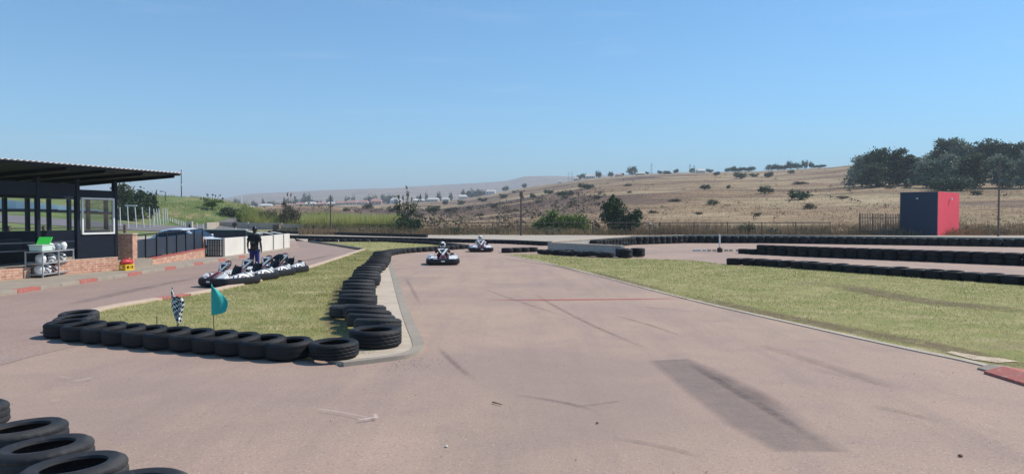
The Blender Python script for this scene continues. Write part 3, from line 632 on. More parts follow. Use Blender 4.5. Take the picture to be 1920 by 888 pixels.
# ------------------------------------------------------------------ tyres
def tyre_mesh(name, grooves=3, depth=.008, block=.0, n=64, m='rubber'):
    R0, W = .33, .21; pr = [(.205, .030), (.210, .010), (.228, .004), (.255, .002), (.268, -.003), (.285, -.003), (.298, .006), (.319, .019), (.327, .032)]
    zs = np.linspace(.040, W - .040, grooves * 4 + 1) if grooves else [.105]
    for i, z in enumerate(zs):
        pr.append((R0 - (depth if grooves and i % 4 == 2 else 0), z))
    pr += [(.327, W - .032), (.319, W - .019), (.298, W - .006), (.285, W + .003), (.268, W + .003), (.255, W - .002), (.228, W - .004), (.210, W - .010), (.205, W - .030), (.222, W - .04), (.285, W - .05), (.308, W - .08), (.308, .08), (.285, .05), (.222, .04)]
    L6 = len(pr)
    def mod(i, j):
        r, z = pr[j]
        if block and r > .31 and z > .03 and z < W - .03: return -block * ((i + j // 2) % 4 == 0)
        return 0
    me = MB().lathe(pr, n, mod=mod if block else None).mesh(name)
    bm = bmesh.new(); bm.from_mesh(me); bmesh.ops.recalc_face_normals(bm, faces=bm.faces); bm.to_mesh(me); bm.free()
    me.shade_smooth(); me.set_sharp_from_angle(angle=R(38)); me.materials.append(M[m]); return me
TM = {'tread': tyre_mesh('treaded_tyre', 3, .012, .006, 96), 'slick': tyre_mesh('worn_tyre', 2, .004, 0, 64), 'plain': tyre_mesh('plain_tyre', 3, .007, 0, 40), 'grey': tyre_mesh('grey_tyre', 2, .007, .004, 112, 'rubber_worn')}
ORD = 'first second third fourth fifth sixth seventh eighth ninth tenth eleventh twelfth thirteenth fourteenth fifteenth sixteenth seventeenth eighteenth nineteenth twentieth'.split()
TENS = {20: 'twenty', 30: 'thirty', 40: 'forty', 50: 'fifty', 60: 'sixty', 70: 'seventy'}
TENTH = {20: 'twentieth', 30: 'thirtieth', 40: 'fortieth', 50: 'fiftieth', 60: 'sixtieth', 70: 'seventieth'}
def nth(i):
    i += 1
    if i <= 20: return ORD[i - 1]
    return TENTH[i // 10 * 10] if i % 10 == 0 else TENS[i // 10 * 10] + '-' + ORD[i % 10 - 1]
TY = []      # collected, then the 300 that show largest become things
def tyre(x, y, z, Rr, Wd, label, group, kind='plain', tilt=0, tdir=0, rz=None):
    TY.append(dict(x=x, y=y, z=z, R=Rr, W=Wd, label=label, group=group, kind=kind, tilt=tilt, tdir=tdir, rz=random.random() * 6 if rz is None else rz))
# front row of the island (front point pixel of each tyre, radius)
front = [(625, 684, .335, 3, 'tread'), (541, 680, .33, 9, 'slick'), (492, 676, .33, 13, 'slick'), (446, 671.5, .32, 15, 'slick'), (404, 667, .33, 15, 'slick'), (360, 663, .33, 15, 'slick'),
         (314, 659.5, .34, 15, 'slick'), (272, 655, .33, 15, 'slick'), (233, 651, .33, 14, 'slick'), (196, 647, .34, 14, 'slick'), (158, 643.5, .34, 12, 'slick'), (124, 637, .34, 8, 'slick')]
for i, (px, yb, r_, tl, kd) in enumerate(front):
    g_ = G(px, yb); k = (g_.y + r_) / g_.y; X, Y = AX(px, g_.y + r_), g_.y + r_
    lab = ['black treaded tyre lying flat at the right end of the front island row', 'black tyre with dark open centre, second from the apron corner end of the front row'][i] if i < 2 else 'leaning black tyre, %s from the apron corner in the front row' % nth(i)
    tyre(X, Y, .012 if i else .05, r_ * 1.03, .235 if i else .215, lab, 'tyres in the front row of the island', kd, tl * .34, 40)
tyre(-7.72, 13.15, .045, .34, .19, 'black tyre lying behind the left tip of the island, nearer of the pair', 'tyres in the front row of the island', 'grey', 4, 60)
tyre(-8.05, 13.85, .045, .34, .19, 'black tyre lying behind the left tip of the island, farther of the pair', 'tyres in the front row of the island', 'grey', 3, 60)
chain = [(703, 11.35, .41, 0), (707, 12.0, .38, 14), (694, 12.55, .40, 14), (689, 13.1, .42, 15), (683, 13.75, .41, 15), (656, 14.3, .40, 4), (668, 15.1, .40, 15), (671, 15.9, .42, 15), (668, 16.8, .41, 14), (672, 17.7, .41, 14),
         (672, 18.6, .42, 14), (672, 19.6, .41, 14), (682, 20.6, .42, 14), (686, 21.7, .42, 14), (686, 22.8, .43, 14), (688, 24.0, .43, 13), (692, 25.2, .43, 13), (700, 26.5, .44, 13), (705, 27.9, .44, 13), (708, 29.3, .44, 12),
         (711, 30.8, .44, 12), (713, 32.3, .45, 12), (715, 33.9, .45, 12), (716, 35.5, .45, 12), (717, 37.1, .45, 10)]
for i, (px, D, r_, tl) in enumerate(chain):
    D = D + (.25 if i else 0)
    lab = 'large black tyre with blocky tread at the near end of the receding chain' if i == 0 else ('grey-black tyre, %s from the near end of the chain beside the apron' % nth(i))
    tyre(AX(px, D), D, .058 if i < 5 else .05, r_ * random.uniform(.96, 1.04), .255 if i == 0 else .225, lab, 'tyres in the chain beside the concrete apron', 'tread' if i == 0 else ('grey' if i % 3 else 'slick'), tl * .62, -90 + random.uniform(-14, 14))
for i, (px, D, r_, tl, zz_) in enumerate([(-68, 6.95, .34, 8, 0), (36, 6.25, .345, 10, 0), (78, 5.75, .345, 10, 0), (134, 5.3, .35, 10, 0), (243, 4.93, .36, 6, 0), (330, 4.4, .36, 6, 0)]):
    labs = ['farthest dusty tyre poking in at the left frame edge, bottom left corner', 'dusty grey tyre second back in the near stack at bottom left', 'dusty grey tyre with pale inner rim in the middle of the bottom left group', 'large dusty tyre with wide dark hole at the bottom left', 'nearest tyre, only its top edge showing at the bottom frame edge', 'tyre just below the bottom frame edge, right of the near group']
    tyre(AX(px, D), D, .012, r_, .21, labs[i], 'tyres in the near bottom left row', 'grey', tl * .45, -20)
def line(pts, d, Rr, Wd, name, layers, group, kind='plain', tilt=(0, 0), jit=.03, lfun=None, scl=None):
    P = resample(pts, d)
    for i, p in enumerate(P):
        Ls = layers(p, i) if callable(layers) else layers
        for k in range(Ls):
            s_ = 1 + random.uniform(-.05, .05)
            pos = '' if Ls == 1 else (' upper' if k == Ls - 1 else ' lower')
            tyre(p.x + random.uniform(-jit, jit), p.y + random.uniform(-jit, jit), .012 + k * Wd * .99, Rr * s_, Wd, '%s%s tyre from left in %s' % (nth(i), pos, name), group, kind, random.uniform(*tilt), random.uniform(0, 360))
def ap(*pd): return [(AX(px, D), D) for px, D in pd]
line(ap((726, 39.3), (744, 41.3), (775, 43), (872, 48.2)), .60, .34, .26, 'the low line behind the nearer driven kart', 1, 'tyres in the low line behind the leading kart')
line(ap((584, 62), (718, 61.5), (808, 56), (868, 49.6)), .66, .32, .22, 'the thin line behind the grass pocket', 1, 'tyres in the thin line along the grass pocket')
line(ap((520, 74), (560, 71.5), (672, 66.7), (808, 62), (960, 57), (1024, 53.5)), .66, .33, .29, 'the long low line behind both karts', 1, 'tyres in the long line behind both karts')
line(ap((508, 97), (560, 92), (690, 82), (800, 75.7)), .70, .34, .31, 'the farthest line below the reed bed', 1, 'tyres in the farthest line below the reeds')
line(ap((952, 42.6), (1010, 44.0)), .60, .33, .26, 'the short row at the right lawn tip', 1, 'tyres in the short row at the lawn tip')
line(ap((1018, 40.6), (1085, 38.6), (1143, 37.0)), .42, .33, .22, 'the row before the dark concrete wall', 1, 'tyres in front of the concrete wall', tilt=(4, 9))
for k, (px, D) in enumerate([(1168, 37.6), (1172, 36.7), (1196, 38.0)]):
    for j in range(2): tyre(AX(px, D), D, .045 + .2 * j, .37, .21, '%s tyre of the %s stack at the right end of the concrete wall' % (('lower', 'upper')[j], ('back left', 'front left', 'right-hand')[k]), 'tyre stacks at the end of the concrete wall', 'tread')
WB = ap((1031, 43.6), (1110, 49), (1180, 56), (1280, 59.6), (1440, 59.1), (1540, 57.3), (1920, 51.1), (2200, 48))
line([(x + .1, y - .62) for x, y in WB[1:]], .655, .32, .265, 'the two-high far wall barrier', 2, 'tyres in the two-high far barrier', jit=.03, tilt=(0, 3))
line(ap((1396, 41.5), (1540, 37.7), (1620, 36.2), (1920, 31.1), (2060, 29.4)), .62, .33, .26, 'the middle right barrier', lambda p, i: 1 if i < 2 else 2, 'tyres in the middle right barrier', jit=.02)
line(ap((1378, 31.4), (1432, 30.7), (1620, 26.7), (1920, 22.1), (2150, 19.8)), .60, .34, .27, 'the nearest right lawn barrier', 1, 'tyres in the nearest right barrier', jit=.035, tilt=(0, 5))
# largest in the picture first; beyond the frame or past 300 they go into one object
def shown(t):
    px = t['x'] / t['y'] * F + 960
    return (t['R'] * 2 / t['y']) * (1 if -90 < px < 1950 else .001)
TY.sort(key=shown, reverse=True)
def tyre_matrix(t):
    ti, td = R(t['tilt']), R(t['tdir'])
    # tilted so that the side facing direction tdir is raised, the opposite edge touching the ground
    ax = Vector((math.sin(td), -math.cos(td), 0))
    Rm = Matrix.Rotation(ti, 4, ax); S = Matrix.Diagonal((t['R'] / .33, t['R'] / .33, t['W'] / .21, 1))
    lift = t['R'] * math.sin(ti) * .96
    return Matrix.Translation((t['x'], t['y'], t['z'] + lift)) @ Rm @ Matrix.Rotation(t['rz'], 4, 'Z') @ S
rest = MB()
for i, t_ in enumerate(TY):
    if i < 296:
        o = bpy.data.objects.new('tyre', TM[t_['kind']]); C.objects.link(o); o.matrix_world = tyre_matrix(t_)
        props(o, t_['label'], 'tyre', t_['group'])
    else:
        me = TM['plain']; rest.add([v.co for v in me.vertices], [tuple(p.vertices) for p in me.polygons], tyre_matrix(t_))
rest.build('far_tyres', M['rubber'], smooth=38, kind='stuff', label='remaining small far black tyres along the outer barrier lines', cat='tyres')
print('TYRES', len(TY))
# low kerb left of the grass pocket, its shadow put into the black colour
mbk = MB(); mbk.sweep([tuple(G(581, 454)[:2]), tuple(G(625, 460)[:2]), tuple(G(677, 468.5)[:2])], [(-.12, 0), (-.12, .12), (.12, .12), (.12, 0)], closed=False)
mbk.build('kerb_with_shade', M['plastic'], kind='structure')

# ------------------------------------------------------------------ concrete walls
def wallseg(name, pts, th, z0, z1, m, label, cat='wall', cap=None):
    T = thing(name, label, cat, (pts[0][0], pts[0][1], 0))
    P = [(p[0] - pts[0][0], p[1] - pts[0][1]) for p in pts]
    MB().sweep(P, [(-th / 2, z0), (th / 2, z0), (th / 2, z1), (-th / 2, z1)], closed=False).build('wall_body', M[m], T)
    if cap: MB().sweep(P, [(-th / 2 - .02, z1 + .001), (th / 2 + .02, z1 + .001), (th / 2 + .02, z1 + .06), (-th / 2 - .02, z1 + .06)], closed=False).build('coping', M[cap], T)
    return T
wallseg('concrete_wall', WB, .28, 0, .58, 'wall_conc', 'long pale concrete wall behind the two-high far tyre barrier', cap='concrete')
wallseg('concrete_wall', [(WB[0][0] + .1, WB[0][1] - .35), (AX(1168, 38.3), 38.3)], .24, 0, .52, 'wall_conc', 'short dark-faced concrete wall behind the overlapping tyre row', cap='concrete')
wallseg('beige_wall', [(AX(386, 99), 99), (AX(410, 112), 112), (AX(466, 110.5), 110.5)], .3, 0, 1.35, 'service', 'left low beige wall with white end under the mound')
wallseg('beige_wall', [(AX(467, 110.4), 110.4), (AX(529, 109), 109)], .3, 0, 1.24, 'service', 'middle section of low beige wall below the tall reeds')
wallseg('beige_wall', [(AX(530, 108.9), 108.9), (AX(573, 108), 108)], .3, 0, 1.10, 'service', 'right section of low beige wall ending at the brown gate post')
wallseg('dark_wall', [(-25.5, 56), (-22.5, 54.2), (-18.6, 52.4)], .2, 0, 1.12, 'mauve', 'dark grey wall behind the white car and white wall', cap='offwhite')
for k, (a_, b_, h_) in enumerate([((-14.55, 43.3), (-18.4, 52.0), 1.03), ((-14.55, 45.2), (-17.3, 51.0), .99), ((-14.55, 47.0), (-16.6, 51.5), .97)]):
    wallseg('dark_wall', [b_, a_], .16, 0, h_, 'mauve', ('nearest', 'middle', 'farthest')[k] + ' of three slanted dark walls with white coping behind the white wall', cap='offwhite')
# white pit wall in five panels
pan = [(36.95, 39.55, .90), (39.85, 42.0, .90), (42.25, 44.35, .86), (44.6, 46.35, .88), (46.6, 47.75, .90)]
T = thing('white_pit_wall', 'white painted panelled wall behind the man in blue trousers', 'wall', (-14.3, 37, .0))
for i, (y0, y1, h) in enumerate(pan):
    MB().box((0, (y0 + y1) / 2 - 37, .09 + h / 2 - .0), (.16, y1 - y0, h)).build('panel', M['offwhite'], T, bevel=.01)
    if i < 4: MB().box((-.06, y1 - 37 + .135, .09 + (h - .06) / 2), (.14, .24, h - .06)).build('pier', M['wall_conc'], T)
MB().box((-.42, -.12, .50), (.68, .12, .82)).build('end_return', M['wall_conc'], T)
# ------------------------------------------------------------------ gate
T = thing('metal_gate', 'small black barred gate left of the white wall with car behind', 'gate', (-14.95, 36.35, .1))
mb = MB(); W_, H_ = .82, .86
for x in (0, W_): mb.box((x, 0, H_ / 2), (.05, .05, H_))
for z in (.03, H_ - .02): mb.box((W_ / 2, 0, z), (W_ - .052, .05, .05))
mb.build('gate_frame', M['black'], T)
mb = MB()
for i in range(1, 7): mb.box((W_ * i / 7, 0, H_ / 2), (.034, .02, H_ - .1))
for z in (.3, .55, .70): mb.box((W_ / 2, .021, z), (W_ - .06, .015, .02))
mb.build('gate_bars', M['black'], T)

# ------------------------------------------------------------------ railing wall beside the pit building
A = Vector((-14.62, 28.75, 0)); B = Vector((-14.98, 36.1, 0)); d = B - A; Lr = d.length; an = math.atan2(d.y, d.x)
T = thing('brick_railing_wall', 'low brick wall with slate panels and dark railing beside the pavement', 'railing', A, an)
def wedge(x0, x1, za, zb, zc, zd, th, y=0):
    "bar between x0,x1: bottom za->zb, top zc->zd"
    mb = MB(); mb.add([(x0, y-th/2, za), (x1, y-th/2, zb), (x1, y+th/2, zb), (x0, y+th/2, za), (x0, y-th/2, zc), (x1, y-th/2, zd), (x1, y+th/2, zd), (x0, y+th/2, zc)], [(0,3,2,1),(4,5,6,7),(0,1,5,4),(1,2,6,5),(2,3,7,6),(3,0,4,7)]); return mb
wedge(0, Lr, 0, 0, .30, .48, .24).build('brick_base', M['brick'], T)
wedge(0, Lr, .301, .481, .345, .525, .28).build('red_coping', M['redcap'], T)
wedge(.02, Lr, .40, .56, 1.12, 1.30, .03).build('slate_panel', M['navy_light'], T)
wedge(0, Lr, 1.29, 1.44, 1.33, 1.48, .05).build('top_rail', M['black'], T)
for i in range(8):
    f = i / 7; x = .03 + (Lr - .1) * f
    MB().box((x, -.035, (.35 + .18 * f + 1.29 + .15 * f) / 2), (.045, .035, .94)).build('post', M['black'], T)
T = thing('brick_pillar', 'sunlit brick pillar between the pit building and the railing', 'pillar', (-14.60, 28.35, .08), R(8))
MB().box((0, 0, .64), (.52, .5, 1.28)).build('shaft', M['brick'], T); MB().box((0, 0, 1.305), (.58, .56, .045)).build('capping', M['concrete'], T, bevel=.01)
T = thing('brick_pillar', 'narrow brick pier beside the small black barred gate', 'pillar', (-15.12, 36.3, .08))
MB().box((0, 0, .48), (.24, .3, .95)).build('shaft', M['brick'], T)
# small orange post, red and yellow can
T = thing('wooden_stub', 'short orange wooden stub standing before the brick pillar', 'post', (-14.15, 27.45, .1))
MB().box((0, 0, .22), (.16, .14, .44)).build('stub', mat('orange_wood', (.42, .18, .07), .8), T, bevel=.01)
T = thing('yellow_crate', 'yellow slotted plastic crate at the foot of the brick pillar', 'crate', (-13.98, 27.05, .1), R(70))
mb = MB()
for (x, y, sx, sy) in ((0, -.15, .40, .02), (0, .15, .40, .02), (-.19, 0, .02, .278), (.19, 0, .02, .278)):
    mb.box((x, y, .03), (sx, sy, .06)); mb.box((x, y, .19), (sx, sy, .05))
    for q in (-.42, 0, .42): mb.box((x + q * sx * (sx > sy), y + q * sy * (sy > sx), .1125), (min(sx, .05), min(sy, .05), .105))
mb.box((0, 0, .014), (.358, .278, .02)); mb.build('crate_shell', M['yellow'], T)
T = thing('red_toolbag', 'crumpled red bag resting on the yellow crate', 'bag', (-13.98, 27.05, .318), R(70))
mb = MB(); mb.lathe([(.001, .20), (.08, .195), (.16, .15), (.21, .08), (.20, .02), (.12, .0), (.001, .0)], 20, closed=False)
mb.v = [(v[0] * 1.25 + .03 * math.sin(v[1] * 30), v[1] * .8, v[2] + (.02 * math.sin(v[0] * 25 + v[1] * 18) if v[2] > .01 else 0)) for v in mb.v]
mb.build('bag_body', M['red'], T, smooth=60)
MB().tube([(-.12, 0, .17), (-.06, .01, .25), (.06, -.01, .25), (.12, 0, .17)], .012, 6).build('bag_handle', M['black'], T, smooth=60)

# ------------------------------------------------------------------ pit building (open shelter with booth)
E = Vector((-14.4, 27.2, 0)); BA = math.atan2(.96, .28)
T = thing('pit_shelter', 'dark navy open pit shelter with brick plinth and corrugated roof', 'building', E, BA)
def B_(name, c, d_, m, **k): return MB().box(c, d_).build(name, M[m], T, **k)
B_('plinth', (-1.72, .12, .29), (3.5, .24, .58), 'brick'); B_('plinth', (-9.2, -.10, .215), (11, .24, .43), 'brick')
B_('floor_slab', (-6, 2.3, .22), (16, 4.1, .40), 'concrete_grey')
B_('booth_panel', (-.79, .10, 1.0), (1.58, .10, .82), 'navy'); B_('booth_panel', (-.79, .10, 2.84), (1.58, .10, .26), 'navy')
for x in (-1.62, .02): B_('post', (x, .10, 1.95), (.13, .14, 2.76), 'navy')
for x in (-3.15, -6.4, -9.6, -12.8): B_('post', (x, .10, 1.87), (.12, .12, 2.9), 'navy')
B_('fascia_beam', (-8.3, .10, 2.94), (13.2, .09, .42), 'navy')
wf = MB(); x0, x1, z0, z1 = -1.50, -.08, 1.42, 2.70
for (c, dd) in (((-.79, .03, z0 + .03), (1.42, .06, .06)), ((-.79, .03, z1 - .03), (1.42, .06, .06)), ((x0 + .03, .03, (z0 + z1) / 2), (.06, .06, z1 - z0 - .124)), ((x1 - .03, .03, (z0 + z1) / 2), (.06, .06, z1 - z0 - .124))): wf.box(c, dd)
wo = wf.build('window', M['white'], T); MB().box((-.79, .05, 2.06), (1.30, .008, 1.16)).build('pane', M['glass'], wo)
for z in (.95, 1.2): B_('rail', (-8.1, .10, z), (12.7, .04, .04), 'navy_light')
# back wall with window openings
B_('back_sill', (-5.0, 4.2, .96), (17.8, .10, 1.08), 'navy'); B_('back_beam', (-5.0, 4.2, 2.86), (17.8, .10, .24), 'navy')
for i in range(20): B_('back_post', (3.75 - i * .93, 4.2, 2.12), (.13, .12, 1.23), 'navy')
B_('interior_wall', (-8.4, 3.2, 1.05), (11.5, .06, 1.1), 'black')
B_('bench', (-4.6, 2.6, .62), (7.0, .5, .42), 'black'); B_('bench', (-4.6, 3.4, .82), (7.0, .5, .8), 'black')
# roof
def roofz(y): return 3.66 - (y + 1.3) * .048
rf = MB(); n_ = 16 * 10 * 2; xs = np.linspace(-14, 1.95, 321)
for i, x in enumerate(xs):
    zc = .026 * math.cos(x * 2 * math.pi / .2)
    for y in (-1.32, 4.6): rf.v += [(x, y, roofz(y) + zc + .05), (x, y, roofz(y) + zc + .042)]
for i in range(320):
    a = i * 4; b_ = a + 4
    rf.f += [(a, b_, b_ + 2, a + 2), (a + 1, a + 3, b_ + 3, b_ + 1), (a, a + 1, b_ + 1, b_), (a + 2, b_ + 2, b_ + 3, a + 3)]
rf.build('roof_sheet', M['roofmetal'], T, smooth=60)
sf = MB()
for (ya, yb, th, xe) in ((-1.22, 4.5, .05, 1.88),):
    sf.add([(-14, ya, roofz(ya) - .045), (xe, ya, roofz(ya) - .045), (xe, yb, roofz(yb) - .045), (-14, yb, roofz(yb) - .045), (-14, ya, roofz(ya) + .01), (xe, ya, roofz(ya) + .01), (xe, yb, roofz(yb) + .01), (-14, yb, roofz(yb) + .01)], [(0,3,2,1),(4,5,6,7),(0,1,5,4),(1,2,6,5),(2,3,7,6),(3,0,4,7)])
sf.build('soffit', M['navy'], T)
for x in (-12.8, -9.6, -6.4, -3.15, -1.62, .02, 1.6):
    mb = MB(); ya, yb = -1.15, 4.4; mb.add([(x-.04, ya, roofz(ya) - .14), (x+.04, ya, roofz(ya) - .14), (x+.04, yb, roofz(yb) - .20), (x-.04, yb, roofz(yb) - .20), (x-.04, ya, roofz(ya) - .048), (x+.04, ya, roofz(ya) - .048), (x+.04, yb, roofz(yb) - .048), (x-.04, yb, roofz(yb) - .048)], [(0,3,2,1),(4,5,6,7),(0,1,5,4),(1,2,6,5),(2,3,7,6),(3,0,4,7)])
    mb.build('rafter', M['navy'], T)

# ------------------------------------------------------------------ helmet rack
RA = math.atan2(1.97, -.18)
rack = thing('helmet_rack', 'grey metal three-tier rack of helmets before the brick plinth', 'rack', (-14.78, 23.5, .10), RA)
RL, RW, RH = 2.0, .55, .80
for x in (.02, 1.0, RL - .02):
    for y in (.02, RW - .02): MB().box((x, y, RH / 2), (.035, .035, RH)).build('leg', M['steel'], rack)
for z in (.10, .44, RH + .015): MB().box((RL / 2, RW / 2, z), (RL - (.08 if z < .7 else -.0), RW - (.08 if z < .7 else 0), .03)).build('shelf', M['steel'], rack)
def helmet(name, label, mt_, world=None, parent=None, loc=(0, 0, 0), rz=0, s=1.0, group=None):
    "full-face helmet facing -Y, base at its origin"
    V = []; Fs = []; nu, nv = 28, 16
    for j in range(nv + 1):
        th = math.pi * j / nv
        for i in range(nu):
            ph = 2 * math.pi * i / nu; x = math.sin(th) * math.cos(ph); y = math.sin(th) * math.sin(ph); z = math.cos(th)
            fr = max(0, -y); low = max(0, -z)
            X = .125 * x * (1 - .12 * low); Y = .15 * y + (-.030 * fr * low * 1.6); Z = .135 * z
            if z < -.55: Z = -.135 * .62 - .02 * (1 if fr < .4 else 1.3) - (.0)
            V.append((X, Y, Z + .115))
    for j in range(nv):
        for i in range(nu): Fs.append((j * nu + i, (j + 1) * nu + i, (j + 1) * nu + (i + 1) % nu, j * nu + (i + 1) % nu))
    mb = MB(); mb.v = V; mb.f = Fs
    if parent is None:
        o = mb.build(name, mt_, None, smooth=50, label=label, cat='helmet')
    else: o = mb.build(name, mt_, parent, smooth=50)
    if group: o['group'] = group
    vis = MB(); q = []
    for j in range(5):
        z = .055 + .022 * j
        for i in range(11):
            a = R(-90 - 62 + 124 * i / 10); zz_ = (z + .0 - .115) / .135; rr_ = math.sqrt(max(0, 1 - zz_ * zz_))
            q.append(((.129 * rr_) * math.cos(a), (.155 * rr_) * math.sin(a) - .006 * (1 - j / 4), z + .012))
    vis.v = q
    for j in range(4):
        for i in range(10): vis.f.append((j * 11 + i, j * 11 + i + 1, (j + 1) * 11 + i + 1, (j + 1) * 11 + i))
    vo = vis.build('visor', M['visor'], o, smooth=60)
    o.location = loc; o.rotation_euler = (0, 0, rz); o.scale = (s, s, s)
    return o
Mr = Matrix.Translation((-14.78, 23.5, .10)) @ Matrix.Rotation(RA, 4, 'Z')
def on_rack(x, y, z): return Mr @ Vector((x, y, z))
hs = [(.36, .115, 0, 'white', 'plain white helmet at the left of the middle rack shelf', .2), (.95, .115, 0, 'helmetprint', 'white helmet with dark mouth opening in the centre of the middle shelf', 1.2), (1.62, .115, 0, 'helmetprint', 'black and white patterned helmet at the right of the middle shelf', .3),
      (.26, 0, 0, 'white', 'plain white helmet at the far left of the bottom rack shelf', .1), (.66, 0, 0, 'helmetprint', 'white helmet with black trim, second on the bottom shelf', .6), (1.08, 0, 0, 'helmetbrown', 'maroon and white marked helmet on the bottom shelf', .4), (1.64, 0, 0, 'black', 'black helmet at the right of the bottom shelf', .9)]
for (x, k, _, m_, lab, q) in hs:
    helmet('helmet', lab, M[m_], loc=on_rack(x, .25, .456 if k else .116), rz=RA + R(180) + q - .6, s=1.16, group='helmets on the rack')
helmet('helmet', 'white helmet with dark visor on top of the rack at right', M['white'], loc=on_rack(1.70, .25, .831), rz=RA + R(150), s=1.16, group='helmets on the rack')
helmet('helmet', 'grey patterned helmet on top of the rack behind the green tub', M['helmetprint'], loc=on_rack(1.00, .28, .831), rz=RA + R(210), s=1.0, group='helmets on the rack')
helmet('helmet', 'small grey helmet in the middle of the rack top', mat('grey_helmet', (.22, .26, .30), .3, var=.4, scale=12), loc=on_rack(1.33, .25, .831), rz=RA + R(170), s=1.0, group='helmets on the rack')
T = thing('storage_tub', 'pale green plastic tub with bright green lid propped up', 'tub', on_rack(.42, .27, .831), RA)
mb = MB(); mb.box((0, 0, .10), (.62, .40, .19), top=(1.06, 1.06)); mb.build('tub_body', M['cleartub'], T, bevel=.03)
MB().box((0, 0, .205), (.70, .46, .02)).build('tub_rim', M['cleartub'], T, bevel=.008)
mb = MB(); mb.box((0, 0, 0), (.30, .42, .03), M=Matrix.Translation((.22, 0, .33)) @ Matrix.Rotation(R(-48), 4, 'Y')); mb.build('lid', M['green'], T, bevel=.01)

# ------------------------------------------------------------------ white car behind the railing
car = thing('parked_car', 'white car parked behind the slate railing with its wheel behind the gate', 'car', (-16.72, 38.75, .02), R(-10))
def loft(secs):
    mb = MB(); n = len(secs[0]); 
    for s_ in secs: mb.v += s_
    for i in range(len(secs) - 1):
        for j in range(n): mb.f.append((i * n + j, i * n + (j + 1) % n, (i + 1) * n + (j + 1) % n, (i + 1) * n + j))
    mb.f.append(tuple(range(n))[::-1]); mb.f.append(tuple((len(secs) - 1) * n + j for j in range(n))); return mb
def csec(x, hw, zt, zb=.22):
    return [(x, -hw * .96, zb), (x, -hw, zb + .15), (x, -hw, zt - .22), (x, -hw * .95, zt - .06), (x, -hw * .78, zt), (x, 0, zt + .02), (x, hw * .78, zt), (x, hw * .95, zt - .06), (x, hw, zt - .22), (x, hw, zb + .15), (x, hw * .96, zb)]
loft([csec(-2.12, .66, .80, .35), csec(-2.0, .80, .92), csec(-1.4, .86, .98), csec(-.3, .88, .96), csec(.75, .88, .98), csec(1.3, .86, .92), csec(1.85, .78, .80), csec(2.08, .60, .62, .32)]).build('body', M['car'], car, smooth=40)
def csec2(x, hw, zt): return [(x, -hw, .93), (x, -hw * .84, zt - .05), (x, -hw * .62, zt), (x, 0, zt + .02), (x, hw * .62, zt), (x, hw * .84, zt - .05), (x, hw, .93)]
loft([csec2(-1.75, .76, .97), csec2(-1.25, .78, 1.33), csec2(-.7, .79, 1.43), csec2(-.1, .79, 1.44), csec2(.3, .79, 1.36), csec2(.95, .78, 1.0)]).build('roof', M['car'], car, smooth=40)
mb = MB(); mb.add([(.34, -.56, 1.365), (.34, .56, 1.365), (.98, .66, 1.015), (.98, -.66, 1.015)], [(0, 3, 2, 1)]); wsx = mb.build('windscreen', M['glass_dark'], car)
for s_ in (-1, 1):
    mb = MB(); P = [(-1.5, .99), (-1.15, 1.24), (-.7, 1.34), (-.1, 1.35), (.2, 1.28), (.62, 1.02)]
    fr = lambda x, z: (x, s_ * (.80 - (z - .93) * .26 + .006), z)
    mb.v = [fr(x, z) for x, z in P]; mb.f = [tuple(range(6))]; mb.build('side_window', M['glass_dark'], car)
    mr = MB(); mr.box((.62, s_ * .98, 1.06), (.12, .18, .12)); mr.build('wing_mirror', M['car'], car, bevel=.03)
    for x in (-1.32, 1.35):
        mb = MB(); Wm = Matrix.Translation((x, s_ * .80, .31)) @ Matrix.Rotation(R(90), 4, 'X')
        mb.lathe([(.19, -.09), (.29, -.10), (.31, -.07), (.31, .07), (.29, .10), (.19, .09)], 32, M=Wm); wh = mb.build('wheel', M['rubber'], car, smooth=40)
        rm = MB()
        for k in range(5):
            a = 2 * math.pi * k / 5; rm.box((0, 0, 0), (.17, .05, .03), M=Wm @ Matrix.Rotation(a, 4, 'Z') @ Matrix.Translation((.1, 0, s_ * -.085)))
        rm.lathe([(.165, -.085), (.192, -.088), (.192, .088), (.165, .085)], 32, M=Wm); rm.build('rim', M['silver'], wh)
    MB().box((1.93, s_ * .52, .66), (.10, .26, .12)).build('headlight', M['glass_dark'], car, bevel=.03)

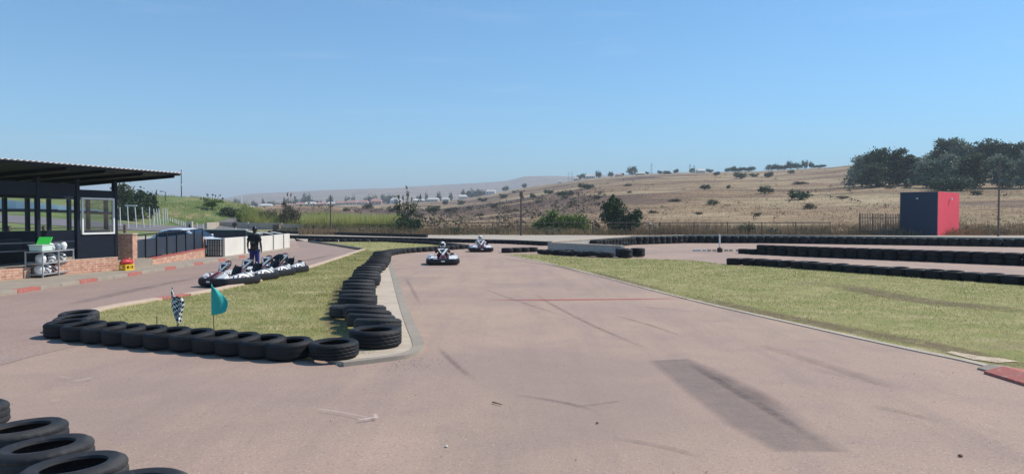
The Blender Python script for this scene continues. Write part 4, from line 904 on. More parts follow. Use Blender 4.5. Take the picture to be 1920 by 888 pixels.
# ------------------------------------------------------------------ go-karts
def rrect(hx, hy0, hy1, r, n=7, pin=0):
    P = []
    for (cx, cy, a0) in ((hx - r, hy1 - r, 0), (-hx + r, hy1 - r, 90), (-hx + r, hy0 + r, 180), (hx - r, hy0 + r, 270)):
        for i in range(n): a = R(a0 + 90 * i / (n - 1)); P.append((cx + r * math.cos(a), cy + r * math.sin(a)))
    return P
def build_kart(label, group):
    K = thing('go_kart', label, 'go-kart', (0, 0, 0), 0, group)
    path = rrect(.60, -.83, .80, .30)
    sec = [(-.05, .05), (.02, .04), (.07, .07), (.09, .14), (.075, .235), (.02, .265), (-.05, .25)]
    MB().sweep(path, sec).build('bumper', M['grime'], K, smooth=50)
    MB().box((0, 0, .075), (1.0, 1.45, .03)).build('floor_tray', M['plastic'], K)
    mb = MB()
    for s_ in (-1, 1): mb.tube([(s_ * .30, -.62, .11), (s_ * .34, -.1, .11), (s_ * .30, .62, .11)], .018, 8)
    mb.tube([(-.45, .52, .15), (.45, .52, .15)], .016, 8); mb.build('chassis_tubes', M['steel'], K, smooth=50)
    for s_ in (-1, 1):
        def cs(y, xi, xo, zb, zt): return [(s_ * xi, y, zb), (s_ * xo, y, zb), (s_ * (xo + .01), y, (zb + zt) / 2), (s_ * (xo - .05), y, zt - .01), (s_ * (xi + .05), y, zt), (s_ * xi, y, zt - .03)]
        loft([cs(-.46, .40, .56, .19, .25), cs(-.40, .37, .60, .19, .31), cs(-.1, .36, .62, .20, .35), cs(.25, .36, .62, .2, .38), cs(.40, .38, .60, .2, .42), cs(.46, .42, .56, .2, .34)]).build('side_pod', M['kartwhite'], K, smooth=40)
        # white nose flank
        loft([[(s_ * .22, -.81, .20), (s_ * .52, -.74, .20), (s_ * .50, -.74, .27), (s_ * .24, -.81, .27)], [(s_ * .22, -.66, .2), (s_ * .56, -.58, .2), (s_ * .48, -.58, .38), (s_ * .25, -.66, .34)], [(s_ * .22, -.46, .22), (s_ * .44, -.44, .22), (s_ * .36, -.44, .36), (s_ * .24, -.46, .38)]]).build('nose_flank', M['white' if s_ > 0 else 'kartwhite'], K, smooth=30)
    loft([[(-.20, -.84, .2), (.20, -.84, .2), (.17, -.84, .275), (-.17, -.84, .275)], [(-.20, -.62, .2), (.20, -.62, .2), (.12, -.62, .36), (-.12, -.62, .36)], [(-.20, -.42, .25), (.20, -.42, .25), (.09, -.40, .44), (-.09, -.40, .44)]]).build('nose_cone', M['plastic'], K, smooth=30)
    mb = MB()
    for s_ in (-1, 1): mb.box((s_ * .045, -.74, .318), (.025, .26, .012), M=None) if False else mb.add([(s_ * .11, -.835, .272), (s_ * .14, -.835, .272), (s_ * .045, -.41, .44), (s_ * .03, -.41, .44), (s_ * .11, -.835, .282), (s_ * .14, -.835, .282), (s_ * .045, -.41, .452), (s_ * .03, -.41, .452)], [(0,3,2,1),(4,5,6,7),(0,1,5,4),(1,2,6,5),(2,3,7,6),(3,0,4,7)])
    mb.build('red_stripe', M['maroon'], K)
    MB().box((0, -.925, .17), (.15, .012, .05)).build('number_plate', M['white'], K)
    # steering fairing: dark shield with white outline shaped like a slanted V
    FM = Matrix.Translation((0, -.44, .42)) @ Matrix.Rotation(R(-44), 4, 'X')
    fr = [(-.08, 0), (.08, 0), (.22, .31), (.18, .36), (-.18, .36), (-.22, .31)]
    mb = MB(); mb.add([(x, 0, z) for x, z in fr] + [(x * .98, .03, z) for x, z in fr], [tuple(range(6)), tuple(range(6, 12))[::-1]] + [(i, 6 + i, 6 + (i + 1) % 6, (i + 1) % 6) for i in range(6)], FM)
    fa = mb.build('steering_fairing', M['plastic'], K)
    mb = MB()
    def bar(a, b, w_):
        a = Vector((a[0], a[1])); b = Vector((b[0], b[1])); t = (b - a).normalized(); o_ = Vector((-t.y, t.x)) * w_ / 2
        q = [a - o_, b - o_, b + o_, a + o_]
        mb.add([(p.x, -.012, p.y) for p in q] + [(p.x, -.002, p.y) for p in q], [(0, 1, 2, 3), (7, 6, 5, 4)] + [(i, 4 + i, 4 + (i + 1) % 4, (i + 1) % 4) for i in range(4)], FM)
    bar((-.20, .32), (.19, .32), .06); bar((.18, .345), (-.03, -.02), .078); bar((-.19, .34), (-.07, .10), .045); bar((.03, .13), (-.06, .10), .02)
    mb.build('white_emblem', M['white'], fa)
    SM = Matrix.Translation((0, -.13, .60)) @ Matrix.Rotation(R(-52), 4, 'X').inverted()
    mb = MB(); ring = [SM @ Vector((.155 * math.cos(a), .155 * math.sin(a), 0)) for a in [2 * math.pi * i / 24 for i in range(24)]]
    mb.tube(ring, .017, 8, closed=True)
    for a in (0, 120, 240): mb.tube([SM @ Vector((0, 0, 0)), SM @ Vector((.15 * math.cos(R(a + 90)), .15 * math.sin(R(a + 90)), 0))], .012, 6)
    st = mb.build('steering_wheel', M['black'], K, smooth=60)
    MB().tube([(0, -.13, .59), (0, -.40, .24), (0, -.5, .12)], .012, 8).build('steering_column', M['steel'], K, smooth=50)
    # seat shell
    mb = MB(); nu, nv = 14, 12; Vs = []
    for j in range(nv + 1):
        v = j / nv
        for i in range(nu + 1):
            u = i / nu * 2 - 1
            if v < .45: y = -.10 + v / .45 * .36; z = .13 + .02 * math.sin(v * 6)
            else: q = (v - .45) / .55; y = .26 + q * .20; z = .13 + q * .40
            wv = .20 * (1 - .25 * max(0, v - .8) / .2)
            edge = abs(u) ** 3; Vs.append((u * wv, y - edge * .07 * (v > .45), z + edge * (.16 if v < .45 else .10) * (1 - max(0, v - .7))))
    mb.v = Vs
    for j in range(nv):
        for i in range(nu): a = j * (nu + 1) + i; mb.f.append((a, a + 1, a + nu + 2, a + nu + 1))
    se = mb.build('seat', M['black'], K, smooth=60); so_ = se.modifiers.new('solid', 'SOLIDIFY'); so_.thickness = .018
    en = MB().box((.40, .40, .27), (.28, .30, .24)).build('engine', M['steel'], K, bevel=.03)
    mb = MB(); mb.cyl((.40, .40, .38), (.40, .40, .46), .09, .08, 16); mb.cyl((.26, .60, .3), (.46, .60, .3), .05, .05, 12); mb.build('air_filter', M['black'], en, smooth=40)
    MB().box((-.38, .40, .24), (.24, .34, .16)).build('fuel_tank', M['kartwhite'], K, bevel=.04)
    mb = MB(); mb.tube([(-.50, .70, .20), (-.46, .74, .32), (.46, .74, .32), (.50, .70, .20)], .022, 8); mb.build('rear_bar', M['plastic'], K, smooth=50)
    for (x, y, r_, w_) in ((-.47, -.52, .125, .12), (.47, -.52, .125, .12), (-.47, .55, .135, .17), (.47, .55, .135, .17)):
        Wm = Matrix.Translation((x, y, r_)) @ Matrix.Rotation(R(90), 4, 'Y'); h = w_ / 2
        wh = MB().lathe([(.065, -h), (r_ * .92, -h), (r_, -h * .75), (r_, h * .75), (r_ * .92, h), (.065, h)], 24, M=Wm).build('wheel', M['rubber'], K, smooth=40)
        MB().lathe([(.02, -h * .8), (.064, -h * .9), (.064, h * .9), (.02, h * .8)], 16, M=Wm).build('rim', M['silver'], wh, smooth=40)
    return K
k0 = build_kart('black and white go-kart with red nose stripe at the front of the parked line', 'go-karts parked in a line')
plabs = ['black and white go-kart with red nose stripe at the front of the parked line', 'black and white go-kart second in the parked line, near the man', 'black and white go-kart third in the parked line, under the black seat pad', 'black and white go-kart with raised steering wheel at the back of the parked line']
pk_pos = [(-8.28, 21.9, -26), (-8.20, 23.5, -21), (-8.12, 25.05, -17), (-8.06, 26.6, -13)]
karts = []
for i in range(6):
    k = k0 if i == 0 else copy_tree(k0); karts.append(k)
    if i < 4:
        x, y, a = pk_pos[i]; k.location = (x, y, .012); k.rotation_euler.z = R(a); k.scale = (.90, .88, 1); k['label'] = plabs[i]; k['group'] = 'go-karts parked in a line'
karts[4].location = (AX(830, 32.1), 32.1, .008); karts[4].rotation_euler.z = R(6); karts[4]['label'] = 'driven go-kart nearer the camera on the track, driver in dark suit'; karts[4]['group'] = 'go-karts being driven on the track'
karts[5].location = (AX(901, 44.0), 44.0, .008); karts[5].rotation_euler.z = R(8); karts[5]['label'] = 'driven go-kart farther up the track, driver in white suit'; karts[5]['group'] = 'go-karts being driven on the track'
for k in karts[4:]: k.scale = (1.04, 1.0, 1.0)
# black oval seat pad standing on the third kart
T = thing('seat_insert', 'large black oval seat pad propped on the parked karts', 'seat pad', (-8.22, 26.1, .40), R(-20))
mb = MB(); prf = [(math.cos(a), math.sin(a)) for a in [2 * math.pi * i / 28 for i in range(28)]]
PM = Matrix.Rotation(R(-18), 4, 'Y') @ Matrix.Rotation(R(-30), 4, 'X')
mb.add([(.27 * x, -.03, .19 + .17 * z) for x, z in prf] + [(.22 * x, -.06, .19 + .13 * z) for x, z in prf] + [(.27 * x, .02, .19 + .17 * z) for x, z in prf],
       [(i, (i + 1) % 28, 28 + (i + 1) % 28, 28 + i) for i in range(28)] + [(i, 56 + i, 56 + (i + 1) % 28, (i + 1) % 28) for i in range(28)] + [tuple(range(28, 56))[::-1], tuple(range(56, 84))], PM)
mb.build('pad', M['black'], T, smooth=50)

# ------------------------------------------------------------------ people
def skin_mesh(name, verts, edges, rad, m, parent, root=0, sub=2):
    me = bpy.data.meshes.new(name); me.from_pydata(verts, edges, []); o = bpy.data.objects.new(name, me); C.objects.link(o); me.materials.append(m)
    s_ = o.modifiers.new('skin', 'SKIN'); 
    for i, q in enumerate(me.skin_vertices[0].data):
        r_ = rad[i]; q.radius = r_ if isinstance(r_, tuple) else (r_, r_); q.use_root = (i == root)
    s_.use_smooth_shade = True
    u = o.modifiers.new('sub', 'SUBSURF'); u.levels = sub; u.render_levels = sub
    o.parent = parent; return o
class Sk:
    def __init__(s): s.v = []; s.e = []; s.r = []
    def p(s, co_, r_, link=None):
        s.v.append(tuple(co_)); s.r.append(r_); i = len(s.v) - 1
        if link is not None: s.e.append((link, i))
        return i
def hand(sk, wrist, d, palm, side):
    "palm along direction d from the wrist, five curled fingers"
    d = Vector(d).normalized(); pn = Vector(palm).normalized(); sd = d.cross(pn).normalized() * side; W0 = Vector(sk.v[wrist])
    pc = sk.p(W0 + d * .05, (.030, .018), wrist); kn = W0 + d * .085
    for k, (off, ln) in enumerate(((-.028, .065), (-.009, .075), (.010, .07), (.028, .055))):
        a = sk.p(kn + sd * off, .0095, pc); b = sk.p(kn + sd * off + d * ln * .5 + pn * .012, .0085, a); sk.p(kn + sd * off + d * ln * .85 + pn * .034, .007, b)
    a = sk.p(W0 + d * .035 - sd * .032 + pn * .008, .011, pc); sk.p(W0 + d * .075 - sd * .048 + pn * .02, .0085, a)
# the man standing behind the parked karts, seen from behind, arms hanging
man = thing('person', 'man in black shirt and blue trousers standing behind the parked karts', 'person', (-9.58, 27.75, .012), R(175)); man.scale = (.96, .96, .95)
s = Sk(); pel = s.p((0, 0, .93), (.15, .11)); sp = s.p((0, 0, 1.12), (.135, .095), pel); ch = s.p((0, .0, 1.30), (.165, .11), sp); nb = s.p((0, .01, 1.43), (.08, .07), ch); nk = s.p((0, -.01, 1.49), .052, nb)
hd0 = s.p((0, -.03, 1.56), (.075, .085), nk); hd = s.p((0, -.035, 1.63), (.078, .095), hd0); s.p((0, -.03, 1.69), (.05, .06), hd)
s.p((0, -.13, 1.60), .014, hd0)
for q in (-1, 1): s.p((q * .088, -.02, 1.62), .014, hd)
for q in (-1, 1):
    sh = s.p((q * .175, 0, 1.385), .062, ch); el = s.p((q * .255, .02, 1.11), .043, sh); fm = s.p((q * .265, .0, 1.0), .038, el); wr = s.p((q * .27, -.03, .87), .026, fm); hand(s, wr, (0, -.06, -1), (-q, 0, 0), q)
    hp = s.p((q * .095, 0, .86), .092, pel); kn = s.p((q * .105, -.01, .49), .062, hp); cf = s.p((q * .108, .01, .34), .055, kn); an_ = s.p((q * .11, .02, .09), .038, cf); hl = s.p((q * .115, -.05, .045), .038, an_); s.p((q * .125, -.17, .032), .032, hl)
skin_mesh('body', s.v, s.e, s.r, M['skin_dark'], man)
s = Sk(); a = s.p((0, 0, .90), (.178, .135)); b_ = s.p((0, 0, 1.1), (.175, .13), a); c = s.p((0, 0, 1.30), (.195, .135), b_); d_ = s.p((0, .005, 1.42), (.10, .085), c)
for q in (-1, 1): e_ = s.p((q * .185, 0, 1.38), .085, c); s.p((q * .245, .015, 1.16), .07, e_)
skin_mesh('shirt', s.v, s.e, s.r, M['shirt_black'], man)
s = Sk(); a = s.p((0, 0, .90), (.168, .128))
for q in (-1, 1): b_ = s.p((q * .098, 0, .80), .112, a); c = s.p((q * .108, -.01, .48), .088, b_); d_ = s.p((q * .112, .015, .12), .075, c)
skin_mesh('trousers', s.v, s.e, s.r, M['blue_cloth'], man)
mb = MB(); mb.lathe([(.001, 1.765), (.05, 1.755), (.085, 1.72), (.103, 1.66), (.106, 1.615), (.100, 1.60)], 20, closed=False); mb.v = [(x * .92, y * 1.08 - .035, z) for x, y, z in mb.v]; mb.build('beanie', M['black'], man, smooth=60)
mb = MB()
for q in (-1, 1): mb.box((q * .115, -.07, .028), (.09, .27, .056))
mb.build('shoes', M['black'], man, bevel=.02)
MB().box((.0, .139, 1.135), (.16, .006, .022)).build('shirt_print', mat('shirt_print', (.25, .27, .18), .8), man)
def driver(label, kart, suit, hm, turn=0):
    loc = kart.location; D_ = thing('person', label, 'person', (loc.x, loc.y, loc.z), kart.rotation_euler.z)
    s = Sk(); pel = s.p((0, .16, .25), (.15, .12)); sp = s.p((0, .22, .42), (.14, .105), pel); ch = s.p((0, .24, .58), (.17, .115), sp); nb = s.p((0, .20, .69), (.07, .07), ch); nk = s.p((0, .17, .74), .052, nb); s.p((0, .145, .82), (.075, .085), nk)
    for q in (-1, 1):
        sh = s.p((q * .19, .22, .62), .072, ch); el = s.p((q * .31, .06, .50), .052, sh); wr = s.p((q * .17, -.13, .64), .033, el); hand(s, wr, (-q * .1, -.35, .8), (-q * .6, -.6, 0), q)
        hp = s.p((q * .10, .10, .25), .092, pel); kn = s.p((q * .21, -.26, .42), .066, hp); an_ = s.p((q * .17, -.54, .17), .045, kn); s.p((q * .17, -.66, .24), .04, an_)
    skin_mesh('body', s.v, s.e, s.r, M[suit], D_)
    h_ = helmet('helmet', None, M[hm], parent=D_, loc=(0, .145, .715), rz=turn, s=1.0)
    h_.name = 'helmet'
    mb = MB(); mb.lathe([(.085, .0), (.14, -.02), (.15, .02), (.09, .05)], 20, M=Matrix.Translation((0, .19, .70))); mb.build('collar', M['black'], D_, smooth=50)
    return D_
driver('driver in dark maroon suit and white helmet with dark visor, nearer kart', karts[4], 'suit_dark', 'helmetprint', R(-22))
driver('driver in white suit and plain white helmet, farther kart', karts[5], 'suit_white', 'white', R(-10))

# ------------------------------------------------------------------ flags on the island
def cloth(name, m, parent, W_, H_, fn, nu=18, nv=26, uv=None):
    mb = MB(); Vs = []
    for j in range(nv + 1):
        for i in range(nu + 1): Vs.append(fn(i / nu, j / nv))
    mb.v = Vs
    for j in range(nv):
        for i in range(nu): a = j * (nu + 1) + i; mb.f.append((a, a + 1, a + nu + 2, a + nu + 1))
    me = mb.mesh(name); o = bpy.data.objects.new(name, me); C.objects.link(o); me.materials.append(m); o.parent = parent; me.shade_smooth()
    ul = me.uv_layers.new(name='UVMap')
    for lp in me.loops:
        vi = lp.vertex_index; i = vi % (nu + 1); j = vi // (nu + 1); ul.data[lp.index].uv = (i / nu * (uv or (1, 1))[0], j / nv * (uv or (1, 1))[1])
    sd = o.modifiers.new('solid', 'SOLIDIFY'); sd.thickness = .003
    return o
def interp(t, P): return float(np.interp(t, [p[0] for p in P], [p[1] for p in P]))
px, D = 399, 12.0; T = thing('flag', 'teal flag hanging from a thin black pole on the island', 'flag', (AX(px, D), D, .04), 0)
MB().tube([(0, 0, -.05), (-.002, 0, .45), (-.03, 0, .93)], .006, 8).build('flag_pole', M['black'], T, smooth=50)
def tealf(u, v):
    z = .90 - v * .50; wd = interp(v, [(0, .03), (.12, .10), (.35, .19), (.6, .255), (.8, .27), (.93, .25), (1, .235)])
    x = -.028 + u * wd + .0 * v; y = -.02 + .035 * math.sin(u * 7 + v * 3.2) * u + .02 * math.sin(v * 9 + u * 3) * u; z2 = z - .06 * u * (1 - v) + .05 * u * u * v
    return (x, y, z2)
cloth('flag_cloth', M['teal'], T, 0, 0, tealf)
px, D = 331, 12.25; T = thing('flag', 'black and white checkered flag rumpled round its thin black pole', 'flag', (AX(px, D), D, .04), 0)
MB().tube([(.01, 0, -.05), (-.02, 0, .4), (-.085, 0, .82)], .006, 8).build('flag_pole', M['black'], T, smooth=50)
def chkf(u, v):
    z = .80 - v * .56; wd = interp(v, [(0, .03), (.18, .05), (.30, .20), (.42, .225), (.6, .19), (.8, .11), (.93, .10), (1, .05)])
    x0_ = interp(v, [(0, -.09), (.3, -.10), (.6, -.095), (.8, -.05), (1, -.01)])
    return (x0_ + u * wd, -.02 + .03 * math.sin(u * 11 + v * 4) , z + .035 * math.sin(u * 6 + 1) * (v > .2) - .02 * u)
cloth('flag_cloth', M['check'], T, 0, 0, chkf, 26, 40, uv=(8, 14))
T = thing('flag_pole', 'short bare black pole left of the checkered flag', 'pole', (AX(292, 12.4), 12.4, .04)); MB().cyl((0, 0, -.05), (0, 0, .33), .007, .006, 8).build('pole_shaft', M['black'], T, smooth=50)
# white marker post in its dark rubber foot, and kerb stones
T = thing('marker_post', 'white marker post in a round dark foot before the far barrier', 'post', (AX(1350, 43.2), 43.2, .008))
MB().cyl((0, 0, .1), (-.02, 0, 1.03), .045, .04, 12).build('post_shaft', M['white'], T, smooth=50)
MB().lathe([(.001, .0), (.13, .0), (.17, .10), (.15, .22), (.06, .28), (.001, .28)], 20, closed=False).build('post_foot', mat('rusty_rubber', (.05, .025, .02), .8), T, smooth=50)
for i, px in enumerate([1303, 1311, 1321, 1330, 1340, 1362, 1371, 1384]):
    T = thing('kerb_stone', '%s pale painted kerb stone from the left beside the white marker post' % nth(i), 'kerb stone', (AX(px, 44.6 - .02 * i), 44.6 - .02 * i, .008), R(random.uniform(-8, 8)), 'kerb stones at the marker post')
    mb = MB(); mb.box((0, 0, .06), (.24, .16, .12), top=(.85, .8)); mb.build('stone', M['offwhite' if i in (0, 1, 2) else 'concrete'], T, bevel=.02)
# small litter on the asphalt
g_ = G(933, 759); mb = MB(); mb.tube([(-.055, .045, .022), (-.01, .0, .024), (.05, -.05, .020)], [.008, .006, .004], 6)
o = mb.build('twig', M['wood'], None, smooth=50, loc=(g_.x, g_.y, 0), label='thin dark twig lying on the open asphalt', cat='twig')
for k, (px, py, sz, lab, m_) in enumerate([(1801, 857, .016, 'small dark stone on the asphalt near the lower right corner', 'wood'), (1120, 795, .012, 'tiny dark pebble on the asphalt below the long skid marks', 'wood'), (837, 839, .012, 'tiny pale pebble near the bottom centre of the asphalt', 'offwhite')]):
    g_ = G(px, py); mb = MB(); mb.lathe([(.001, .0), (sz, .0), (sz * 1.1, sz * .5), (sz * .6, sz), (.001, sz * 1.05)], 9, closed=False)
    mb.v = [(v[0] * (1.1 + .25 * math.sin(v[1] * 300)), v[1], v[2]) for v in mb.v]
    mb.build('stone', M[m_], None, smooth=40, loc=(g_.x, g_.y, .012), label=lab, cat='stone')
gm = MB(); rg = random.Random(5)
for i in range(420):
    if i < 160: q = G(rg.gauss(775, 40), rg.gauss(682, 9))
    else: q = Vector((rg.uniform(-6, 8), rg.uniform(4.5, 20), 0))
    sz = rg.uniform(.004, .010); gm.box((q.x, q.y, .013 + sz * .4), (sz * 1.6, sz, sz), rz=rg.uniform(0, 3), top=(.6, .6))
gm.build('gravel', M['concrete'], None, kind='stuff', label='loose pale grit scattered on the asphalt', cat='gravel')

# ------------------------------------------------------------------ red and dark blue building
T = thing('storage_building', 'flat-topped building with dark blue front and bright red side', 'building', (AX(1757, 84.5), 84.5, 0), 0)
# corner nearest the camera at the origin; dark wall runs to the left, red wall to the right
dl = Vector((-.65, .76, 0)).normalized(); u1 = Vector((-.66, .751, 0)); u2 = Vector((.76, .65, 0))
hB = 4.95
def wallq(a, b, th, z0, z1, out):
    a = Vector(a); b = Vector(b); o_ = Vector(out) * th
    mb = MB(); mb.add([a, b, b + o_, a + o_, a + Vector((0, 0, z1 - z0)), b + Vector((0, 0, z1 - z0)), b + o_ + Vector((0, 0, z1 - z0)), a + o_ + Vector((0, 0, z1 - z0))], [(0,3,2,1),(4,5,6,7),(0,1,5,4),(1,2,6,5),(2,3,7,6),(3,0,4,7)]); mb.v = [(x, y, z + z0) for x, y, z in mb.v]; return mb
ldir = Vector((-.68, .7332, 0)); rdir = Vector((.7332, .68, 0))
LW, RWd = 5.9, 0
# lengths solved so that the ends stand at the photographed bearings
def endlen(dr, px):
    q = (px - 960) / F; x0_, y0_ = AX(1757, 84.5), 84.5
    return (q * y0_ - x0_) / (dr.x - q * dr.y)
La = endlen(ldir, 1687); Lb = endlen(rdir, 1798)
print('building walls', La, Lb)
hL = 0
a0 = Vector((0, 0, 0))
wallq(a0, ldir * La, .22, -.2, hB, rdir).build('blue_wall', M['bluewall'], T)
wallq(rdir * .22, rdir * Lb, .22, -.2, hB, ldir).build('red_wall', M['pinkred'], T)
wallq(rdir * Lb + ldir * .22, rdir * Lb + ldir * La, .22, -.2, hB, -rdir).build('rear_wall', M['bluewall'], T)
wallq(ldir * La + rdir * .22, ldir * La + rdir * (Lb - .22), .22, -.2, hB, -ldir).build('side_wall', M['bluewall'], T)
mb = MB(); q = [rdir * .2 + ldir * .2, rdir * .2 + ldir * (La - .2), rdir * (Lb - .2) + ldir * (La - .2), rdir * (Lb - .2) + ldir * .2]; mb.prism([(p.x, p.y) for p in q], hB - .5, hB - .4); mb.build('roof', M['wall_conc'], T)
nL = Vector((-.7332, -.68, 0)); nR = Vector((.68, -.7332, 0))
for base, nn, fr_, k in ((ldir * La * .52, nL, ldir, 0), (rdir * Lb * .55, nR, rdir, 1)):
    mb = MB(); c = base + nn * .16 + Vector((0, 0, hB - .75)); mb.cyl(c - Vector((0, 0, .1)), c + Vector((0, 0, .12)), .14, .10, 10); mb.cyl(base + Vector((0, 0, hB - .75)), c, .03, .03, 8); mb.build('wall_lamp', M['white'] if k else M['steel'], T, smooth=40)
# ------------------------------------------------------------------ fences
def wire_fence(label, pts, sp, h, group=None):
    P0 = pts[0]; T = thing('wire_fence', label, 'fence', (P0[0], P0[1], 0))
    Pp = resample(pts, sp); mb = MB(); 
    tops = []
    for i, p in enumerate(Pp):
        g0 = tz1(p.x, p.y); x, y = p.x - P0[0], p.y - P0[1]; hh_ = h * random.uniform(.97, 1.05)
        MB().cyl((x, y, g0 - .2), (x + random.uniform(-.03, .03), y, g0 + hh_ + .1), .05, .045, 6).build('post', M['graypost'], T); tops.append((x, y, g0 + h))
    for f_, r_ in ((1, .042), (.72, .010), (.45, .010), (.2, .010)):
        mb.tube([(x, y, z * f_ if z < h * 1.3 else z - h + h * f_) for x, y, z in tops], r_, 5)
    mb.build('wires', M['graypost'], T)
    return T
wire_fence('long rusty wire fence across the foot of the brown hill', ap((862, 88), (1000, 87), (1300, 86.5), (1614, 86)), 3.9, 1.42)
wire_fence('low wire fence between the brown gate post and the reed bed', ap((578, 110), (700, 98), (858, 88.2)), 3.6, 1.0)
T = thing('palisade_fence', 'brown steel palisade fence left of the dark blue wall', 'fence', (AX(1612, 86), 86, 0))
x1_ = AX(1686, 86) - AX(1612, 86)
for z in (.45, 2.0): MB().box((x1_ / 2, 0, z), (x1_, .05, .06)).build('rail', M['graypost'], T)
for x in (0, x1_ * .33, x1_ * .66, x1_): MB().box((x, .06, 1.2), (.10, .06, 2.6)).build('post', M['graypost'], T)
for i in range(24):
    mb = MB(); x = x1_ * (i + .5) / 24; mb.box((x, -.04, 1.22), (.07, .02, 2.3)); mb.add([(x - .035, -.05, 2.371), (x + .035, -.05, 2.371), (x, -.04, 2.55), (x - .035, -.03, 2.371), (x + .035, -.03, 2.371)], [(0, 1, 2), (1, 4, 2), (4, 3, 2), (3, 0, 2)]); mb.build('pale', M['graypost'], T)
# poles
def pole(label, px, D, ytop, r0, m_, extra=None, z0=None, lean=0):
    x = AX(px, D); g0 = tz1(x, D) if z0 is None else z0; h_ = AZ(ytop, D) - g0
    T = thing('utility_pole', label, 'pole', (x, D, g0)); MB().cyl((0, 0, -.3), (lean, 0, h_), r0, r0 * .7, 10).build('pole_shaft', M[m_], T, smooth=50)
    if extra: extra(T, h_)
    return T
def boxhead(T, h_):
    MB().box((0, 0, h_ - .25), (.36, .30, .55)).build('junction_box', M['wood'], T, bevel=.02)
    mb = MB(); mb.box((0, 0, h_ + .1), (.9, .07, .07))
    for q in (-.4, .4): mb.cyl((q, 0, h_ + .14), (q, 0, h_ + .28), .04, .03, 8)
    mb.build('crossarm', M['wood'], T)
pole('brown pole with a dark box at its top, centre, beyond the track', 977, 84, 360, .13, 'graypost', boxhead)
pole('plain dark pole in front of the reed bed', 620, 92, 366, .10, 'wood')
def camhead(T, h_):
    MB().box((0, -.05, h_ - .12), (.22, .3, .14)).build('camera_head', M['white'], T, bevel=.02)
pole('short post with a white lamp head on the boundary fence', 1219, 85.5, 417, .10, 'wood', camhead)
pole('tall thin dark pole near the right frame edge', 1872, 80, 298, .11, 'wood')
pole('tall thin mast with white collar above the green mound', 341, 132, 318, .09, 'graypost', lambda T, h_: MB().cyl((0, 0, h_ * .42), (0, 0, h_ * .42 + .25), .14, .14, 10).build('collar', M['white'], T))
pole('dark pole left of the green mound, beside the bushy trees', 294, 118, 356, .12, 'wood')
def flood(T, h_):
    mb = MB(); mb.tube([(0, 0, h_ - .1), (-.4, 0, h_ + .1)], .04, 6); mb.build('arm', M['graypost'], T); MB().box((-.62, 0, h_ + .12), (.5, .35, .18)).build('floodlight', M['steel'], T, bevel=.02)
pole('lamp pole with a floodlight arm on the mound skyline', 311, 124, 360, .08, 'graypost', flood)
T = thing('gate_post', 'pair of brown and white gate posts at the end of the beige wall', 'post', (AX(575, 107.5), 107.5, 0)); MB().box((0, 0, .65), (.34, .3, 1.5)).build('post_shaft', M['graypost'], T, bevel=.02); MB().box((.45, 0, .68), (.22, .25, 1.45)).build('white_post', M['palewood'], T, bevel=.02)
T = thing('hay_crate', 'brown slatted crate standing before the beige wall', 'crate', (AX(519, 100), 100, 0)); 
mb = MB(); [mb.box((-.36 + .18 * i, -.42, .55), (.12, .04, 1.1)) for i in range(5)]; mb.build('slats', M['wood'], T); MB().box((0, 0, .53), (.86, .78, 1.02)).build('crate_box', mat('straw_brown', (.22, .16, .09), .95), T)
# distant pedestrian in front of the beige wall
T = thing('person', 'distant person in dark top and white trousers before the beige wall', 'person', (AX(440, 88), 88, 0), R(200))
s = Sk(); pel = s.p((0, 0, .9), (.14, .1)); ch = s.p((0, 0, 1.25), (.16, .1), pel); nk = s.p((0, 0, 1.45), .05, ch); s.p((0, 0, 1.58), .09, nk)
for q in (-1, 1):
    sh = s.p((q * .17, 0, 1.36), .06, ch); el = s.p((q * .25, -.05, 1.12), .045, sh); wr = s.p((q * .2, -.2, 1.0), .03, el); hand(s, wr, (0, -1, -.2), (-q, 0, 0), q)
    hp = s.p((q * .09, 0, .84), .085, pel); kn = s.p((q * .11, -.02, .48), .06, hp); an_ = s.p((q * .13, 0, .08), .04, kn); s.p((q * .13, -.16, .035), .035, an_)
skin_mesh('body', s.v, s.e, s.r, M['skin_dark'], T)
s = Sk(); a = s.p((0, 0, .92), (.16, .12)); b_ = s.p((0, 0, 1.28), (.19, .125), a)
for q in (-1, 1): e_ = s.p((q * .18, 0, 1.36), .08, b_); s.p((q * .25, -.05, 1.13), .065, e_)
skin_mesh('jacket', s.v, s.e, s.r, M['shirt_black'], T)
s = Sk(); a = s.p((0, 0, .88), (.15, .115))
for q in (-1, 1): b_ = s.p((q * .09, 0, .78), .1, a); c = s.p((q * .11, -.02, .48), .08, b_); s.p((q * .13, 0, .12), .07, c)
skin_mesh('trousers', s.v, s.e, s.r, M['offwhite'], T)

# ------------------------------------------------------------------ left background beyond the shelter
def drape(name, pts, wd, dz, m_, sub=3.0):
    P = resample(smoothp(pts, 2), sub); V = []; Fs = []; n = len(P)
    for i, p in enumerate(P):
        t = (P[min(i + 1, n - 1)] - P[max(i - 1, 0)]).normalized(); o_ = Vector((t.y, -t.x))
        for s_ in np.linspace(-.5, .5, 7): q = p + o_ * wd * s_; V.append((q.x, q.y, tz1(q.x, q.y) + dz))
    for i in range(n - 1):
        for k in range(6): Fs.append((i * 7 + k, i * 7 + k + 1, i * 7 + k + 8, i * 7 + k + 7))
    mb = MB(); mb.v = V; mb.f = Fs; o = mb.build(name, M[m_], None, smooth=60, kind='structure')
    if o.data.polygons[0].normal.z < 0: o.data.flip_normals()
    return o
drape('far_track', [(-140, 88), (-90, 86), (-66, 87), (-50, 92), (-42, 104), (-40, 120)], 9, .06, 'farroad')
T = thing('blue_barrier', 'long blue-grey barrier wall seen through the shelter windows', 'barrier', (-100, 96, 0))
mb = MB(); Pb = resample(smoothp([(-150, 100), (-100, 98), (-78, 99), (-66, 103), (-58, 110)], 2), 2.5); k0_ = 0
